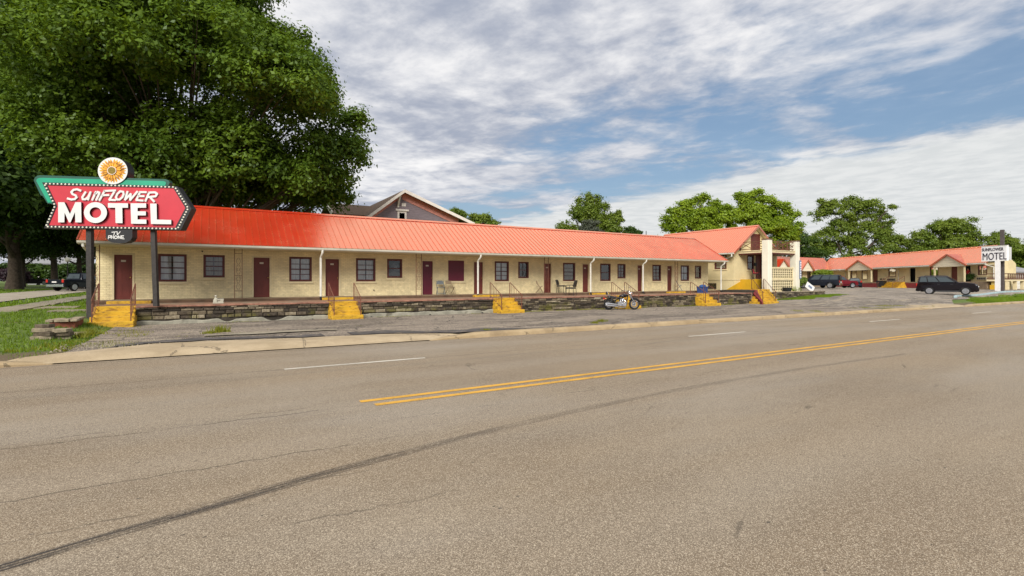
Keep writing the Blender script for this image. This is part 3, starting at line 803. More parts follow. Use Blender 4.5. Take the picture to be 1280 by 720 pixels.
mb.build('wall', 'cream_brick', row, fix=False)
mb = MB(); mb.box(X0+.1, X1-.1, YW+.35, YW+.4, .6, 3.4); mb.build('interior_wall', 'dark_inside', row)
for a, b, m_ in doors: door(row, fw_, sx(a)+.07, sx(b)-.07, ZA+.01, 2.89, m_)
for a, b, c, d_, nb, nv, cu in wins: window(row, fw_, sx(a), sx(b), c, d_, nb, nv, cu)
mb = MB(); a, b, c, d_ = sx(board[0]), sx(board[1]), board[2], board[3]
mb.fbox(fw_, a, b, -.08, .01, c, d_); o = mb.build('boarded_window', 'door_plum', row); o['label'] = 'window boarded over with a plum painted panel'
mb = MB(); mb.fbox(fw_, a-.07, b+.07, 0, .055, c-.115, c-.02); mb.build('sill', 'cream_trim', o)
# roof
XL, XR_ = -4.5, 35.35
mb = MB(); ribbed(mb, (XL,YE-.06,ZE-.04), (XR_,YE-.06,ZE-.04), (XR_,YR,ZR), (XL,YR,ZR), .29); ribbed(mb, (XR_,YB+.4,ZE-.04), (XL,YB+.4,ZE-.04), (XL,YR,ZR), (XR_,YR,ZR))
roof = mb.build('roof', 'roof_red', row, fix=False)
mb = MB(); mb.slab([(XL-.02,YR-.16,ZR-.06),(XL-.02,YR,ZR+.05),(XL-.02,YR+.16,ZR-.06)], [(XR_+.02,YR-.16,ZR-.06),(XR_+.02,YR,ZR+.05),(XR_+.02,YR+.16,ZR-.06)]); mb.build('ridge_cap', 'roof_red', roof)
for X in (XL, XR_):
    mb = MB(); mb.bar((X,YE-.05,ZE-.08), (X,YR,ZR-.05), .04, .16); mb.bar((X,YB+.4,ZE-.08), (X,YR,ZR-.05), .04, .16); mb.build('rake_trim', 'roof_red_trim', roof)
mb = MB(); mb.box(XL+.05, XR_-.05, YE+.02, YW-.0, 3.215, 3.245); mb.box(XL+.05, XR_-.05, YB, YB+.3, 3.2, 3.24); mb.build('soffit', 'soffit', row)
mb = MB(); mb.box(XL+.02, XR_-.02, YE-.02, YE+.015, 3.20, 3.36); mb.build('fascia', 'cream_trim', row)
mb = MB()
prof = [(YE-.02,3.335),(YE-.02,3.235),(YE-.05,3.215),(YE-.10,3.222),(YE-.135,3.262),(YE-.14,3.34),(YE-.128,3.34),(YE-.12,3.27),(YE-.03,3.23),(YE-.03,3.335)]
mb.rings([[(XL,y,z) for y, z in prof],[(XR_,y,z) for y, z in prof]]); gut = mb.build('gutter', 'gutter_trough', row)
for X in (401.0, 597.5, 738.3, 803.8, 901.3):
    xp = S(X-640, 25.62); downspout(row, xp+.03, YE-.08, xp, 25.62, 3.25, ZB)
xp = -4.2; downspout(row, xp-.12, YE-.06, xp-.1, 26.35, 3.26, ZA-.3)
def lattice_post(x, y=25.86, w=.30):
    mb = MB()
    for sx_ in (-w/2, w/2): mb.box(x+sx_-.014, x+sx_+.014, y-.014, y+.014, ZA-.01, 3.22)
    for z in (ZA+.35, 2.0, 3.0): mb.box(x-w/2+.014, x+w/2-.014, y-.008, y+.008, z-.01, z+.01)
    for z0 in (ZA+.4, 1.75, 2.2):
        for s_ in (-1, 1):
            mb.tube([(x+s_*.02, y, z0), (x+s_*.09, y, z0+.14), (x+s_*.02, y, z0+.3), (x+s_*.09, y, z0+.46), (x+s_*.02, y, z0+.6)], .007, 5)
    mb.build('iron_post', 'iron_rust', row)
for X in (118.5, 298, 523.5, 683, 845.5): lattice_post(S(X-640, 25.86))
o = MB(); o.tube([(S(845.5-640,25.86)-.02, 28.9, 5.3), (S(845.5-640,25.86)-.02, 28.9, 5.75)], .03, 8); o.build('vent_pipe', 'iron_dark', roof)
mb = MB()
for X, y in ((253,299.5),(467,364)): mb.ball((sx(X), YW-.05, 3.12 if y < 320 else 1.25), .035, 8, 6)
mb.build('wall_fixture', 'plastic_black', row)

# ================================================================ terrace, its walls and steps
ter = thing('stone_terrace', 'raised terrace with a rough stone retaining wall below the motel doors', 'terrace', (15, 23, .1))
stairs_x = [(-3.62,-2.42),(4.42,5.66),(12.68,14.02),(21.3,22.5),(28.6,30.1),(34.9,36.4)]
mb = MB(); mb.box(-3.66, 35.2, 23.12, 25.76, .3, ZB); mb.build('floor', 'terrace_floor', ter)
mb = MB(); mb.box(-4.3, 36.4, 25.77, 27.08, .3, ZA); o = mb.build('walkway', 'walkway_top', ter)
mb = MB(); mb.box(-4.3, 36.4, 25.745, 25.768, ZB+.002, ZA-.004); mb.build('walkway_edge', 'walkway_riser', ter)
def stone_wall(parent, x0, x1, y, z0, z1, seed, depth=.25, taper=None, name='stone_wall', xmap=None):
    rnd = random.Random(seed); mb = MB(); z = z0
    while z < z1-.02:
        h = min(rnd.choice((.075,.10,.12,.15)), z1-z)
        if z1-z-h < .05: h = z1-z
        x = x0
        while x < x1-.01:
            w = min(rnd.uniform(.16,.55), x1-x)
            if x1-x-w < .12: w = x1-x
            dpt = rnd.uniform(-.05,.03); g = .009
            j = lambda s_=.018: rnd.uniform(-s_, s_)
            yf = y+dpt; a, b, c, d_ = x+g, x+w-g, z+g*.6, z+h-g*.6
            bv = min(.02, h*.2)
            front = [(a+bv, yf+j(.01), c+bv), (b-bv, yf+j(.01), c+bv+j(.008)), (b-bv, yf+j(.01), d_-bv), (a+bv, yf+j(.01), d_-bv+j(.008))]
            mid = [(a+j(.006), yf+.03, c), (b+j(.006), yf+.03, c), (b+j(.006), yf+.03, d_), (a+j(.006), yf+.03, d_)]
            back = [(a, y+.12, c), (b, y+.12, c), (b, y+.12, d_), (a, y+.12, d_)]
            mb.rings([front, mid, back]); x += w
        z += h
    o = mb.build(name, 'wall_stone', parent)
    m2 = MB(); m2.box(x0, x1, y+.045, y+depth, z0-.35, z1-.01); m2.build('mortar', 'mortar', o)
    return o
edges = [(-2.42, 4.42, .30), (5.66, 12.68, .30), (14.02, 21.3, .02), (22.5, 28.6, -.02), (30.1, 34.9, -.03)]
for k, (a, b, z0) in enumerate(edges):
    stone_wall(ter, a, b, 23.0, z0, ZB-.055, 11+k)
    mb = MB(); rnd = random.Random(90+k); xs = lin(a, b, .5); rings = []
    for x in xs:
        q = rnd.uniform(-.02, .02); z = rnd.uniform(-.006, .004)
        rings.append([(x,22.955+q,ZB-.05+z),(x,22.96+q,ZB-.004+z),(x,23.0+q,ZB+.012+z),(x,23.2,ZB+.012+z),(x,23.2,ZB-.05)])
    mb.rings(rings); mb.build('coping', 'terrace_edge', ter)
    if z0 > .2:
        mb = MB(); xs = lin(a, b, .07); rings = []
        for x in xs:
            w_ = math.sin(x*1.1+k*2)+.7*math.sin(x*2.7+1.3*math.sin(x*.9)+k); top = .26+.018*math.sin(x*5.1)+rnd.uniform(-.008,.008)-.13*float(ss(.75,1.25,w_)); q = .012*math.sin(x*3.7)
            rings.append([(x,22.93+q,-.05),(x,22.945+q,top-.03),(x,22.97+q,top),(x,23.1,top),(x,23.1,-.05)])
        mb.rings(rings); ft = mb.build('footing', 'concrete_pale', ter)
        pb = MB()
        for x in np.linspace(a+.6, b-.7, 3): pb.tube([(x,23.05,.10),(x,22.88,.09)], .045, 10)
        pb.build('drain_pipe', 'plastic_black', ft)

def stairs(name, label, x0, x1, yf, z0, z1, n, tread, rails=True, flip=False, cheek=None, mat='yellow_steps', rail_mat='iron_rust', group='yellow concrete steps up to the terrace', skew=0.0):
    st = thing(name, label, 'steps', ((x0+x1)/2, yf, z0), group=group)
    rise = (z1-z0)/n; mb = MB(); rnd = random.Random(int(x0*10)+5)
    for k in range(n):
        y0 = yf+k*tread; top = z0+rise*(k+1)+(.008 if k == n-1 else 0); w = .03*(n-1-k)
        dx = skew*(n-1-k)
        mb.bbox(x0-w*.5+rnd.uniform(-.015,.015)-dx, x1+w*.5+rnd.uniform(-.015,.015)-dx, y0, yf+n*tread+.25, z0-.15 if k == 0 else top-rise-.02, top, .015)
    mb.build('steps', mat, st)
    if cheek:
        c = MB(); c.slab([(x0-.10-skew*n,yf-.05,z0-.1),(x0-.10-skew*n,yf-.05,z0+rise),(x0-.1,yf+(n-1)*tread,z1-.02),(x0-.1,yf+n*tread+.2,z1-.02),(x0-.1,yf+n*tread+.2,z0-.1)],
                        [(x0-.02-skew*n,yf-.05,z0-.1),(x0-.02-skew*n,yf-.05,z0+rise),(x0-.02,yf+(n-1)*tread,z1-.02),(x0-.02,yf+n*tread+.2,z1-.02),(x0-.02,yf+n*tread+.2,z0-.1)]); c.build('side_wall', cheek, st)
    if rails:
        yt = yf+n*tread+.15; yb = yf+.12; zb = z0+rise*.9; H = .82
        for x in (x0+.06, x1-.06):
            r = MB(); b0 = -skew*(n-.5)
            A = Vector((x, yt, z1)); B = Vector((x+b0, yb, zb))
            r.box(A.x-.016, A.x+.016, yt-.016, yt+.016, z1-.02, z1+H); r.box(B.x-.016, B.x+.016, yb-.016, yb+.016, zb-.1, zb+H-.02)
            r.tube([(A.x,yt+.0,z1+H),(A.x,yt-.05,z1+H+.01),(B.x,yb+.1,zb+H+.02),(B.x,yb-.03,zb+H-.04),(B.x,yb-.06,zb+H-.14)], .019, 6)
            r.bar((A.x,yt,z1+.14), (B.x,yb,zb+.14), .018)
            for f in np.linspace(.14, .86, 6):
                p = A.lerp(B, f); r.box(p.x-.006, p.x+.006, p.y-.006, p.y+.006, p.z+.14, p.z+H)
            r.build('handrail', rail_mat, st)
    return st
lb = ['stained yellow concrete steps beside the lawn under the big motel sign','bright yellow concrete steps below the second white downspout','yellow concrete steps beside the two folding chairs and the boarded window','yellow concrete steps hidden behind the parked motorcycle','yellow concrete steps next to the blue tub near the office']
for k, (a, b) in enumerate(stairs_x[:5]):
    stairs('concrete_steps', lb[k], a, b, 22.12, Gz((a+b)/2, 22.2)+.0, ZB, 4, .30)
    o = MB(); xa = a+(.15 if k else .0); o.bbox(xa, xa+(b-a)+.25, 25.42, 25.742, ZB-.01, ZA-.015, .012)
    o = o.build('upper_step', 'yellow_steps', bpy.data.objects['concrete_steps' + ('.%03d' % k if k else '')])

# ================================================================ office
OX0, OX1, OY = 37.5, 43.1, 26.3
off = thing('motel_office', 'cream gabled motel office with a roofed porch balcony on white columns', 'office', (40.3, 26.3, .8))
fo = Frame((0, OY), (1, 0), (0, -1)); fs = Frame((OX0, 0), (0, 1), (-1, 0))
so_ = lambda X: S(X-640, OY)
OYB = 36.0; OZE, OZR = 4.2, 6.5; OXM = 40.3
ops = [(so_(934.2), so_(942.2), 2.70, 3.92), (40.55, 41.45, 1.9, 3.95), (so_(939), so_(949.3), 4.27, 5.75)]
mb = MB(); wall_open(mb, fo, OX0, OX1, .4, OZE, ops[:2]); 
g0, g1 = ops[2][0], ops[2][1]
zl = lambda x: OZE-.20+(OZR-OZE+.12)*(1-abs(x-OXM)/(OXM-OX0+.55))
for pts in ([(OX0,OZE),(g0,OZE),(g0,zl(g0)),(OX0,zl(OX0))], [(g1,OZE),(OX1,OZE),(OX1,zl(OX1)),(g1,zl(g1))], [(g0,5.75),(g1,5.75),(g1,zl(g1)),(OXM,zl(OXM)),(g0,zl(g0))]):
    mb.add([(x,OY,z) for x, z in pts], [tuple(range(len(pts)))])
Wn = [(27.0, 28.15, 2.75, 3.95)]
wall_open(mb, fs, OY, OYB, .4, OZE+.1, Wn + [(28.0,29.2,1.05,1.5)])
mb.add([(OX1,OY,.4),(OX1,OYB,.4),(OX1,OYB,OZE+.1),(OX1,OY,OZE+.1)], [(0,1,2,3)]); mb.add([(OX0,OYB,.4),(OX1,OYB,.4),(OX1,OYB,OZE),(OXM,OYB,OZR),(OX0,OYB,OZE)], [(0,1,2,3,4)])
mb.build('wall', 'cream_stucco', off, fix=False)
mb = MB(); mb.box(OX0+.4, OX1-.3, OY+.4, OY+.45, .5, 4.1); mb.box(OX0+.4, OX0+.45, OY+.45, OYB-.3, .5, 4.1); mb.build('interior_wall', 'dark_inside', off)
mb = MB(); mb.fbox(fs, OY-.02, 31, .0, .035, 1.80, 1.87); mb.fbox(fo, OX0-.03, so_(934), .0, .035, 1.80, 1.87); mb.build('water_table', 'cream_trim', off)
window(off, fo, *ops[0], 1, 0, None); window(off, fs, *Wn[0], 3, 0, 'blind'); window(off, fs, 28.0, 29.2, 1.05, 1.5, 0, 1, None, meet=False, sill=False, mat='plastic_black', fw=.05)
door(off, fo, 40.6, 41.4, 1.9, 3.9, 'door_paint', 'frame_brown', plate=False)
mb = MB(); mb.fbox(fo, ops[2][0], ops[2][1], -.06, .0, 4.27, 5.75); o = mb.build('balcony_door', 'frame_brown', off)
m2 = MB(); m2.fbox(fo, ops[2][0]-.06, ops[2][0]+.04, -.04, .03, 4.27, 5.8); m2.fbox(fo, ops[2][1]-.04, ops[2][1]+.06, -.04, .03, 4.27, 5.8); m2.fbox(fo, ops[2][0]+.04, ops[2][1]-.04, -.04, .028, 5.68, 5.8); m2.build('door_frame', 'door_paint', o)
ew = .45; YF = OY-.42
mb = MB()
ribbed(mb, (OX0-.55,OYB+.3,OZE-.12),(OX0-.55,YF,OZE-.12),(OXM,YF,OZR),(OXM,OYB+.3,OZR)); ribbed(mb, (OX1+.55,YF,OZE-.12),(OX1+.55,OYB+.3,OZE-.12),(OXM,OYB+.3,OZR),(OXM,YF,OZR))
oroof = mb.build('roof', 'roof_red', off, fix=False)
mb = MB(); mb.slab([(OXM-.15,YF-.02,OZR-.07),(OXM,YF-.02,OZR+.05),(OXM+.15,YF-.02,OZR-.07)], [(OXM-.15,OYB+.3,OZR-.07),(OXM,OYB+.3,OZR+.05),(OXM+.15,OYB+.3,OZR-.07)]); mb.build('ridge_cap', 'roof_red', oroof)
mb = MB()
for sg in (-1, 1):
    xe = OXM+sg*(OXM-OX0+.57); mb.slab([(xe,YF-.03,OZE-.12),(OXM,YF-.03,OZR+.01),(OXM,YF-.03,OZR-.17),(xe,YF-.03,OZE-.28)], [(xe,YF+.02,OZE-.12),(OXM,YF+.02,OZR+.01),(OXM,YF+.02,OZR-.17),(xe,YF+.02,OZE-.28)])
mb.build('bargeboard', 'roof_red_trim', oroof)
mb = MB()
for sg in (-1, 1):
    xe = OXM+sg*(OXM-OX0+.5); xi = OXM+sg*(OXM-OX0)
    mb.add([(xe,YF+.03,OZE-.14),(OXM,YF+.03,OZR-.05),(OXM,OY,OZR-.05),(xe,OY,OZE-.14)], [(0,1,2,3)]); mb.add([(xe,OY,OZE-.15),(xi,OY,OZE-.0),(xi,OYB,OZE-.0),(xe,OYB,OZE-.15)], [(0,1,2,3)])
mb.build('soffit', 'soffit', oroof, fix=False)
mb = MB(); xg = OX0-.55; mb.rings([[(xg+.02,y,OZE-.14),(xg+.02,y,OZE-.24),(xg-.05,y,OZE-.27),(xg-.10,y,OZE-.22),(xg-.11,y,OZE-.14)] for y in (YF, OYB)]); mb.build('gutter', 'gutter_white', off)
mb = MB(); mb.tube([(xg-.04,YF+.2,OZE-.25),(xg-.04,YF+.2,OZE-.42),(OX0-.12,OY+.45,OZE-.55),(OX0-.30,OY+1.6,OZE-.75)], .055, 8); mb.build('downspout', 'gutter_white', off, smooth=True)
# porch, balcony, columns, breeze-block screens
mb = MB(); mb.box(38.35, 43.0, 24.95, OY-.004, .6, 1.86); mb.build('porch_floor', 'grime_yellow', off)
mb = MB(); mb.slab([(36.5,OY-.03,1.0),(38.9,OY-.03,1.86),(40.9,OY-.03,1.86),(40.9,OY-.03,1.0)], [(36.5,OY+.0,1.0),(38.9,OY+.0,1.86),(40.9,OY+.0,1.86),(40.9,OY+.0,1.0)])
mb.box(38.34, 40.3, 24.90, 24.948, .8, 1.88); o = mb.build('painted_plinth', 'grime_yellow', off)
mb = MB(); mb.box(38.15, 42.65, 23.75, OY-.004, 4.02, 4.18); mb.box(38.10, 42.70, 23.70, OY-.002, 4.181, 4.235); dk = mb.build('balcony_deck', 'cream_trim', off)
m2 = MB(); m2.box(38.12, 42.68, 23.72, OY-.003, 3.93, 4.018); m2.build('deck_edge', 'frame_brown', dk)
mb = MB()
def xrail(mb, A, B, z0, z1, nx):
    A = Vector((*A, 0)); B = Vector((*B, 0))
    for z in (z0+.12, z1): mb.bar(A+Vector((0,0,z)), B+Vector((0,0,z)), .05, .06)
    for k in range(nx+1):
        p = A.lerp(B, k/nx); mb.box(p.x-.035, p.x+.035, p.y-.035, p.y+.035, z0, z1+.02)
    for k in range(nx):
        p, q = A.lerp(B, k/nx), A.lerp(B, (k+1)/nx)
        mb.bar(p+Vector((0,0,z0+.14)), q+Vector((0,0,z1-.03)), .035, .045); mb.bar(p+Vector((0.004,0.05,z1-.03)), q+Vector((0.004,0.05,z0+.14)), .035, .045)
xrail(mb, (38.3,23.85), (42.5,23.85), 4.235, 4.95, 3); xrail(mb, (38.22,24.0), (38.22,26.2), 4.235, 4.95, 2); xrail(mb, (42.58,24.0), (42.58,26.2), 4.235, 4.95, 2)
mb.build('balcony_railing', 'wood_brown', off)
for x in (38.32, 42.28):
    mb = MB(); mb.bbox(x-.28, x+.28, 23.62, 24.16, .8, 5.05, .02); c = mb.build('column', 'white_stucco', off)
    m2 = MB(); m2.bbox(x-.32, x+.32, 23.58, 24.20, 5.05, 5.12, .02); m2.build('cap', 'wood_brown', c)
mb = MB(); mb.bbox(42.1, 42.75, OY-.6, OY-.02, .8, 4.0, .02); mb.build('pilaster', 'cream_stucco', off)
mb = MB(); mb.box(40.3, 40.6, OY-.06, OY-.005, 3.02, 3.28); mb.build('plaque', 'plastic_black', off)
mb = MB()
def breeze(mb, x0, x1, z0, z1, nx, nz, y0, y1):
    w, h = (x1-x0)/nx, (z1-z0)/nz; t_ = .075
    for i in range(nx+1): mb.box(x0+i*w-t_/2, x0+i*w+t_/2, y0, y1, z0, z1)
    for j in range(nz+1):
        for i in range(nx): mb.box(x0+i*w+t_/2, x0+(i+1)*w-t_/2, y0+.001, y1-.001, z0+j*h-t_/2, z0+j*h+t_/2)
bk_=MB(); bk_.box(38.62, 41.98, 23.95, 23.965, .9, 2.74); bk_.build('screen_hole_shade', 'iron_dark', off)  # added dark sheet, borrows iron_dark to paint shade into the block holes
breeze(mb, 38.62, 41.98, .92, 1.78, 11, 4, 23.88, 23.94); bk_=MB(); bk_.box(38.62, 41.98, 23.95, 23.965, .9, 2.74); bk_.build('screen_hole_shade', 'iron_dark', off)
breeze(mb, 38.62, 41.98, 1.95, 2.72, 11, 4, 23.88, 23.94)
mb.box(38.60, 42.0, 23.84, 23.98, 1.80, 1.92); mb.box(38.60, 42.0, 23.84, 23.98, 2.75, 2.86); mb.box(38.60, 42.0, 23.84, 23.98, .8, .885)
mb.build('breeze_block_screen', 'cream_trim', off)
mb = MB(); mb.box(42.44, 42.60, 23.52, 23.60, 1.9, 3.45); o = mb.build('vertical_sign_board', 'board_blue', off)
m2 = MB()
for k in range(7): m2.box(42.46, 42.58, 23.514, 23.519, 2.0+k*.2, 2.12+k*.2)
m2.build('board_panel', 'sign_face', o)
mb = MB(); mb.slab([(35.2,23.2,.3),(36.6,23.6,.3),(38.4,23.8,.3),(38.4,26.2,.3),(35.2,26.2,.3)],[(x,y,1.0) for x,y in ((35.2,23.2),(36.6,23.6),(38.4,23.8),(38.4,26.2),(35.2,26.2))]); mb.build('office_landing', 'mortar', off)
stairs('concrete_steps', 'yellow office steps with maroon side wall climbing to the porch', 36.3, 38.0, 21.75, 0.02, 1.06, 6, .34, cheek='maroon_wall', skew=.33)
# low wall beyond the office steps
lw = thing('low_stone_wall', 'low dark stone wall with a rough top beside the lot entrance', 'wall', (42, 23.6, .2))
stone_wall(lw, 38.62, 46.2, 23.45, -.05, .80, 61)
mb = MB(); xs = lin(38.6, 46.25, .5); mb.rings([[(x,23.4,.80),(x,23.42,.86+.012*math.sin(x*7)),(x,23.75,.86),(x,23.75,.80)] for x in xs]); mb.build('coping', 'stone_tan', lw)
mb = MB(); mb.box(38.6, 46.2, 23.7, 26.0, .3, .84); mb.build('planting_bed', 'earth_grass', lw)

# ================================================================ right wing (rises gently to the street end)
wing = thing('motel_wing', 'angled cream motel wing with a red roof, small gables and maroon base wall', 'motel', (92, 38, .5))
P0 = (57.9*CS+61*SN, -57.9*SN+61*CS); U = (math.sin(R(30)), math.cos(R(30))); N_ = (-U[1], U[0])
we = Frame(P0, U, N_, -.009); wl = 32.0; set_ = 1.1
ff = Frame(we.p(0, -set_, 0)[:2], U, N_, -.009)
zF, zE, zR = 1.62, 3.95, 6.1
tx = lambda X: (36130-61*(X-640))/((X-640)+10.9)
wops = []; wdoors = [(1082.3,1089.2,'door_paint'),(1178.6,1187,'door_paint')]; wopen = [(1128,1135.2),(1194,1203)]
wwin = [(1056,1063,2.3),(1069,1076,2.1),(1102,1111,2.45),(1153,1163,2.45),(1212,1223,2.45)]
allo = [(tx(b), tx(a), zF, 3.68) for a, b, _ in wdoors]+[(tx(b), tx(a), zF, 3.68) for a, b in wopen]+[(tx(b), tx(a), c, 3.68) for a, b, c in wwin]
mb = MB(); wall_open(mb, ff, 0, wl, .3, 3.95, allo)
e0, e1 = we.p(0,0,0), ff.p(0,0,0); dd = 6.5
B0 = (e1[0]+dd, e1[1]-.3); B1 = (ff.p(wl,0,0)[0]+dd, ff.p(wl,0,0)[1]-.3)
rg0 = (P0[0]+3.47, P0[1]+.0); 
mb.add([(e1[0],e1[1],.3),(B0[0],B0[1],.3),(B0[0],B0[1],3.9),(rg0[0],rg0[1]-.25,5.95),(e1[0],e1[1],3.95)], [(0,1,2,3,4)])
mb.add([(B0[0],B0[1],.3),(B1[0],B1[1],.3),(B1[0],B1[1],3.6),(B0[0],B0[1],3.9)], [(0,1,2,3)])
mb.build('wall', 'cream_stucco', wing, fix=False)
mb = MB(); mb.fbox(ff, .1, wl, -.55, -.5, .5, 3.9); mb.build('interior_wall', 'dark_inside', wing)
for a, b, m_ in wdoors: door(wing, ff, tx(b)+.06, tx(a)-.06, zF, 3.62, m_, plate=False)
for a, b in wopen:
    f = MB(); A, B = tx(b), tx(a)
    f.fbox(ff, A-.06, A+.02, -.1, .02, zF, 3.72); f.fbox(ff, B-.02, B+.06, -.1, .02, zF, 3.72); f.fbox(ff, A+.02, B-.02, -.1, .018, 3.66, 3.72); f.build('open_doorway', 'cream_trim', wing)
for a, b, c in wwin: window(wing, ff, tx(b), tx(a), c, 3.68, 0, 1 if a > 1200 else 0, 'curtain', meet=False)
for a, b in ((1101,1111),(1211,1223)):
    mb = MB(); A, B = tx(b), tx(a); mb.fbox(ff, A, B, -.05, .12, 1.82, 2.18); o = mb.build('air_conditioner', 'blind', wing)
    m2 = MB()
    for k in range(5): m2.fbox(ff, A+.05+k*(B-A-.1)/5+.03, A+.05+(k+1)*(B-A-.1)/5-.03, .12, .126, 1.88, 2.12)
    m2.build('grille', 'plastic_black', o)
mb = MB()
for a in (1091.5, 1095.2): mb.fbox(ff, tx(a+2.6), tx(a), 0, .05, 2.02, 2.2)
mb.build('wall_vent', 'iron_dark', wing)
rd = lambda t, z=zR: (P0[0]+U[0]*t+3.47, P0[1]+U[1]*t, z-.009*t); ev = lambda t, z=zE: we.p(t, 0, z)
bk = lambda t, z=zE: (P0[0]+U[0]*t+7.8, P0[1]+U[1]*t-.2, z-.009*t)
mb = MB(); ribbed(mb, ev(wl), ev(-.1), rd(-.1), rd(wl), .3); ribbed(mb, bk(-.1), bk(wl), rd(wl), rd(-.1), .3); wr = mb.build('roof', 'roof_red', wing, fix=False)
mb = MB(); mb.tube([Vector(rd(-.15))+Vector((0,0,.02)), Vector(rd(wl))+Vector((0,0,.02))], .09, 6); mb.build('ridge_cap', 'roof_red', wr)
mb = MB(); mb.bar(Vector(ev(-.12))-Vector((0,0,.06)), Vector(rd(-.12))-Vector((0,0,.06)), .05, .2); mb.bar(Vector(bk(-.12))-Vector((0,0,.06)), Vector(rd(-.12))-Vector((0,0,.06)), .05, .2); mb.build('rake_trim', 'roof_red_trim', wr)
mb = MB(); mb.fbox(we, -.05, wl, -.05, .09, zE-.17, zE-.03); mb.build('gutter', 'gutter_white', wing)
mb = MB(); mb.fbox(we, 0, wl, -set_-.0, -.05, zE-.26, zE-.2); mb.build('soffit', 'soffit', wing)
for k, (ta, tb, zp) in enumerate(((2.75, 7.35, 5.15), (18.9, 24.3, 5.2))):
    tm = (ta+tb)/2; g = Frame(we.p(0,0,0)[:2], U, N_, -.009)
    mb = MB(); f_ = [g.p(ta,.10,zE-.35), g.p(tb,.10,zE-.35), g.p(tb,.10,zE-.05), g.p(tm,.10,zp), g.p(ta,.10,zE-.05)]; b_ = [(x+.5,y-.2,z) for x,y,z in f_]
    mb.slab(f_, b_); gb = mb.build('porch_gable', 'gable_board', wing)
    m2 = MB(); r0 = Vector(g.p(tm,.28,zp+.12)); depth_ = Vector((3.0,-1.4,0))
    rr_ = r0+depth_
    for tt in (ta-.35, tb+.35):
        e = Vector(g.p(tt,.28,zE-.16)); m2.slab([e, r0, r0+depth_, e+depth_*.55], [v-Vector((0,0,.1)) for v in (e, r0, r0+depth_, e+depth_*.55)])
    m2.build('gable_roof', 'roof_red', gb)
    m3 = MB()
    for tt in (ta-.38, tb+.38): m3.bar(g.p(tt,.31,zE-.22), g.p(tm,.31,zp+.06), .05, .2)
    m3.build('bargeboard', 'roof_red_trim', gb)
    for tt in (ta+.1, tb-.1):
        mp = MB(); mp.fbox(g, tt-.08, tt+.08, -.10, .06, zF, zE-.35); mp.build('porch_post', 'cream_trim', gb)
for X in (1049.5, 1114.5, 1234): 
    tt = max(.06, tx(X)); p = we.p(tt,.05,zE-.15); q = ff.p(tt,.07,zE-.55); mb = MB(); mb.tube([p, (p[0],p[1],p[2]-.12), q, (q[0],q[1],zF)], .055, 6); mb.build('downspout', 'gutter_white', wing, smooth=True)
mb = MB(); mb.fbox(we, 0, wl, -set_, -.1, .2, zF); mb.build('platform', 'walkway_top', wing)
mb = MB(); mb.fbox(we, 8.5, wl, -.1, -.05, .2, zF-.16); mb.build('base_wall', 'maroon_wall', wing)
# deck and basement at the street end
mb = MB(); ex, ey = P0; mb.box(ex-.3, ex+5.5, ey-2.2, ey-.15, 1.66, 1.86); dk = mb.build('deck', 'cream_trim', wing)
m2 = MB(); 
for z in (2.1, 2.5): m2.box(ex-.3, ex+5.5, ey-2.2, ey-2.12, z, z+.09); m2.box(ex-.3, ex-.22, ey-2.12, ey-.2, z, z+.09)
for k in range(9): m2.box(ex-.3+k*.68, ex-.2+k*.68, ey-2.11, ey-2.02, 1.86, 2.6)
m2.box(ex-.32, ex+5.52, ey-2.22, ey-.16, 1.87, 2.02)
m2.build('deck_railing', 'wood_brown', dk)
for x in (ex-.1, ex+2.6, ex+5.2):
    m2 = MB(); m2.box(x-.16, x+.16, ey-2.1, ey-1.8, .2, 1.66); m2.build('deck_post', 'cream_trim', dk)
mb = MB(); mb.box(ex+.0, ex+5.3, ey-.9, ey-.5, .2, 1.65); mb.build('basement_wall', 'yellow_stucco', wing)
mb = MB(); mb.box(ex-.9, ex-.25, ey-1.4, ey-.6, .2, 1.2); mb.build('end_pier', 'grime_yellow', wing)
mb = MB(); mb.box(ex+4.6, ex+5.2, ey-.22, ey-.12, 1.9, 3.5); mb.build('end_door', 'door_plum', wing)
# steps of the wing
def wing_stairs():
    st = thing('concrete_steps', 'broad yellow steps up to the angled wing beside a maroon base wall', 'steps', we.p(14, 1.2, .5), group='yellow concrete steps up to the terrace')
    mb = MB(); n = 6; a, b = 12.5, 15.6; z0, z1 = .45, zF
    for k in range(n): mb.fbox(we, a-.1*(n-k), b+.02, -.1, 1.8-.3*k, z0+(z1-z0)*k/n-.1, z0+(z1-z0)*(k+1)/n+.008)
    mb.build('steps', 'yellow_steps', st)
    for u in (a, b-.1):
        r = MB(); A, B = Vector(we.p(u,-.1,zF)), Vector(we.p(u,1.7,.6))
        for p in (A, B): r.box(p.x-.02, p.x+.02, p.y-.02, p.y+.02, p.z-.05, p.z+.85)
        r.bar(A+Vector((0,0,.85)), B+Vector((0,0,.85)), .05); r.bar(A+Vector((0,0,.2)), B+Vector((0,0,.2)), .02)
        for f in np.linspace(.12,.88,7):
            p = A.lerp(B, f); r.box(p.x-.008,p.x+.008,p.y-.008,p.y+.008,p.z+.2,p.z+.85)
        r.build('handrail', 'iron_rust', st)
wing_stairs()

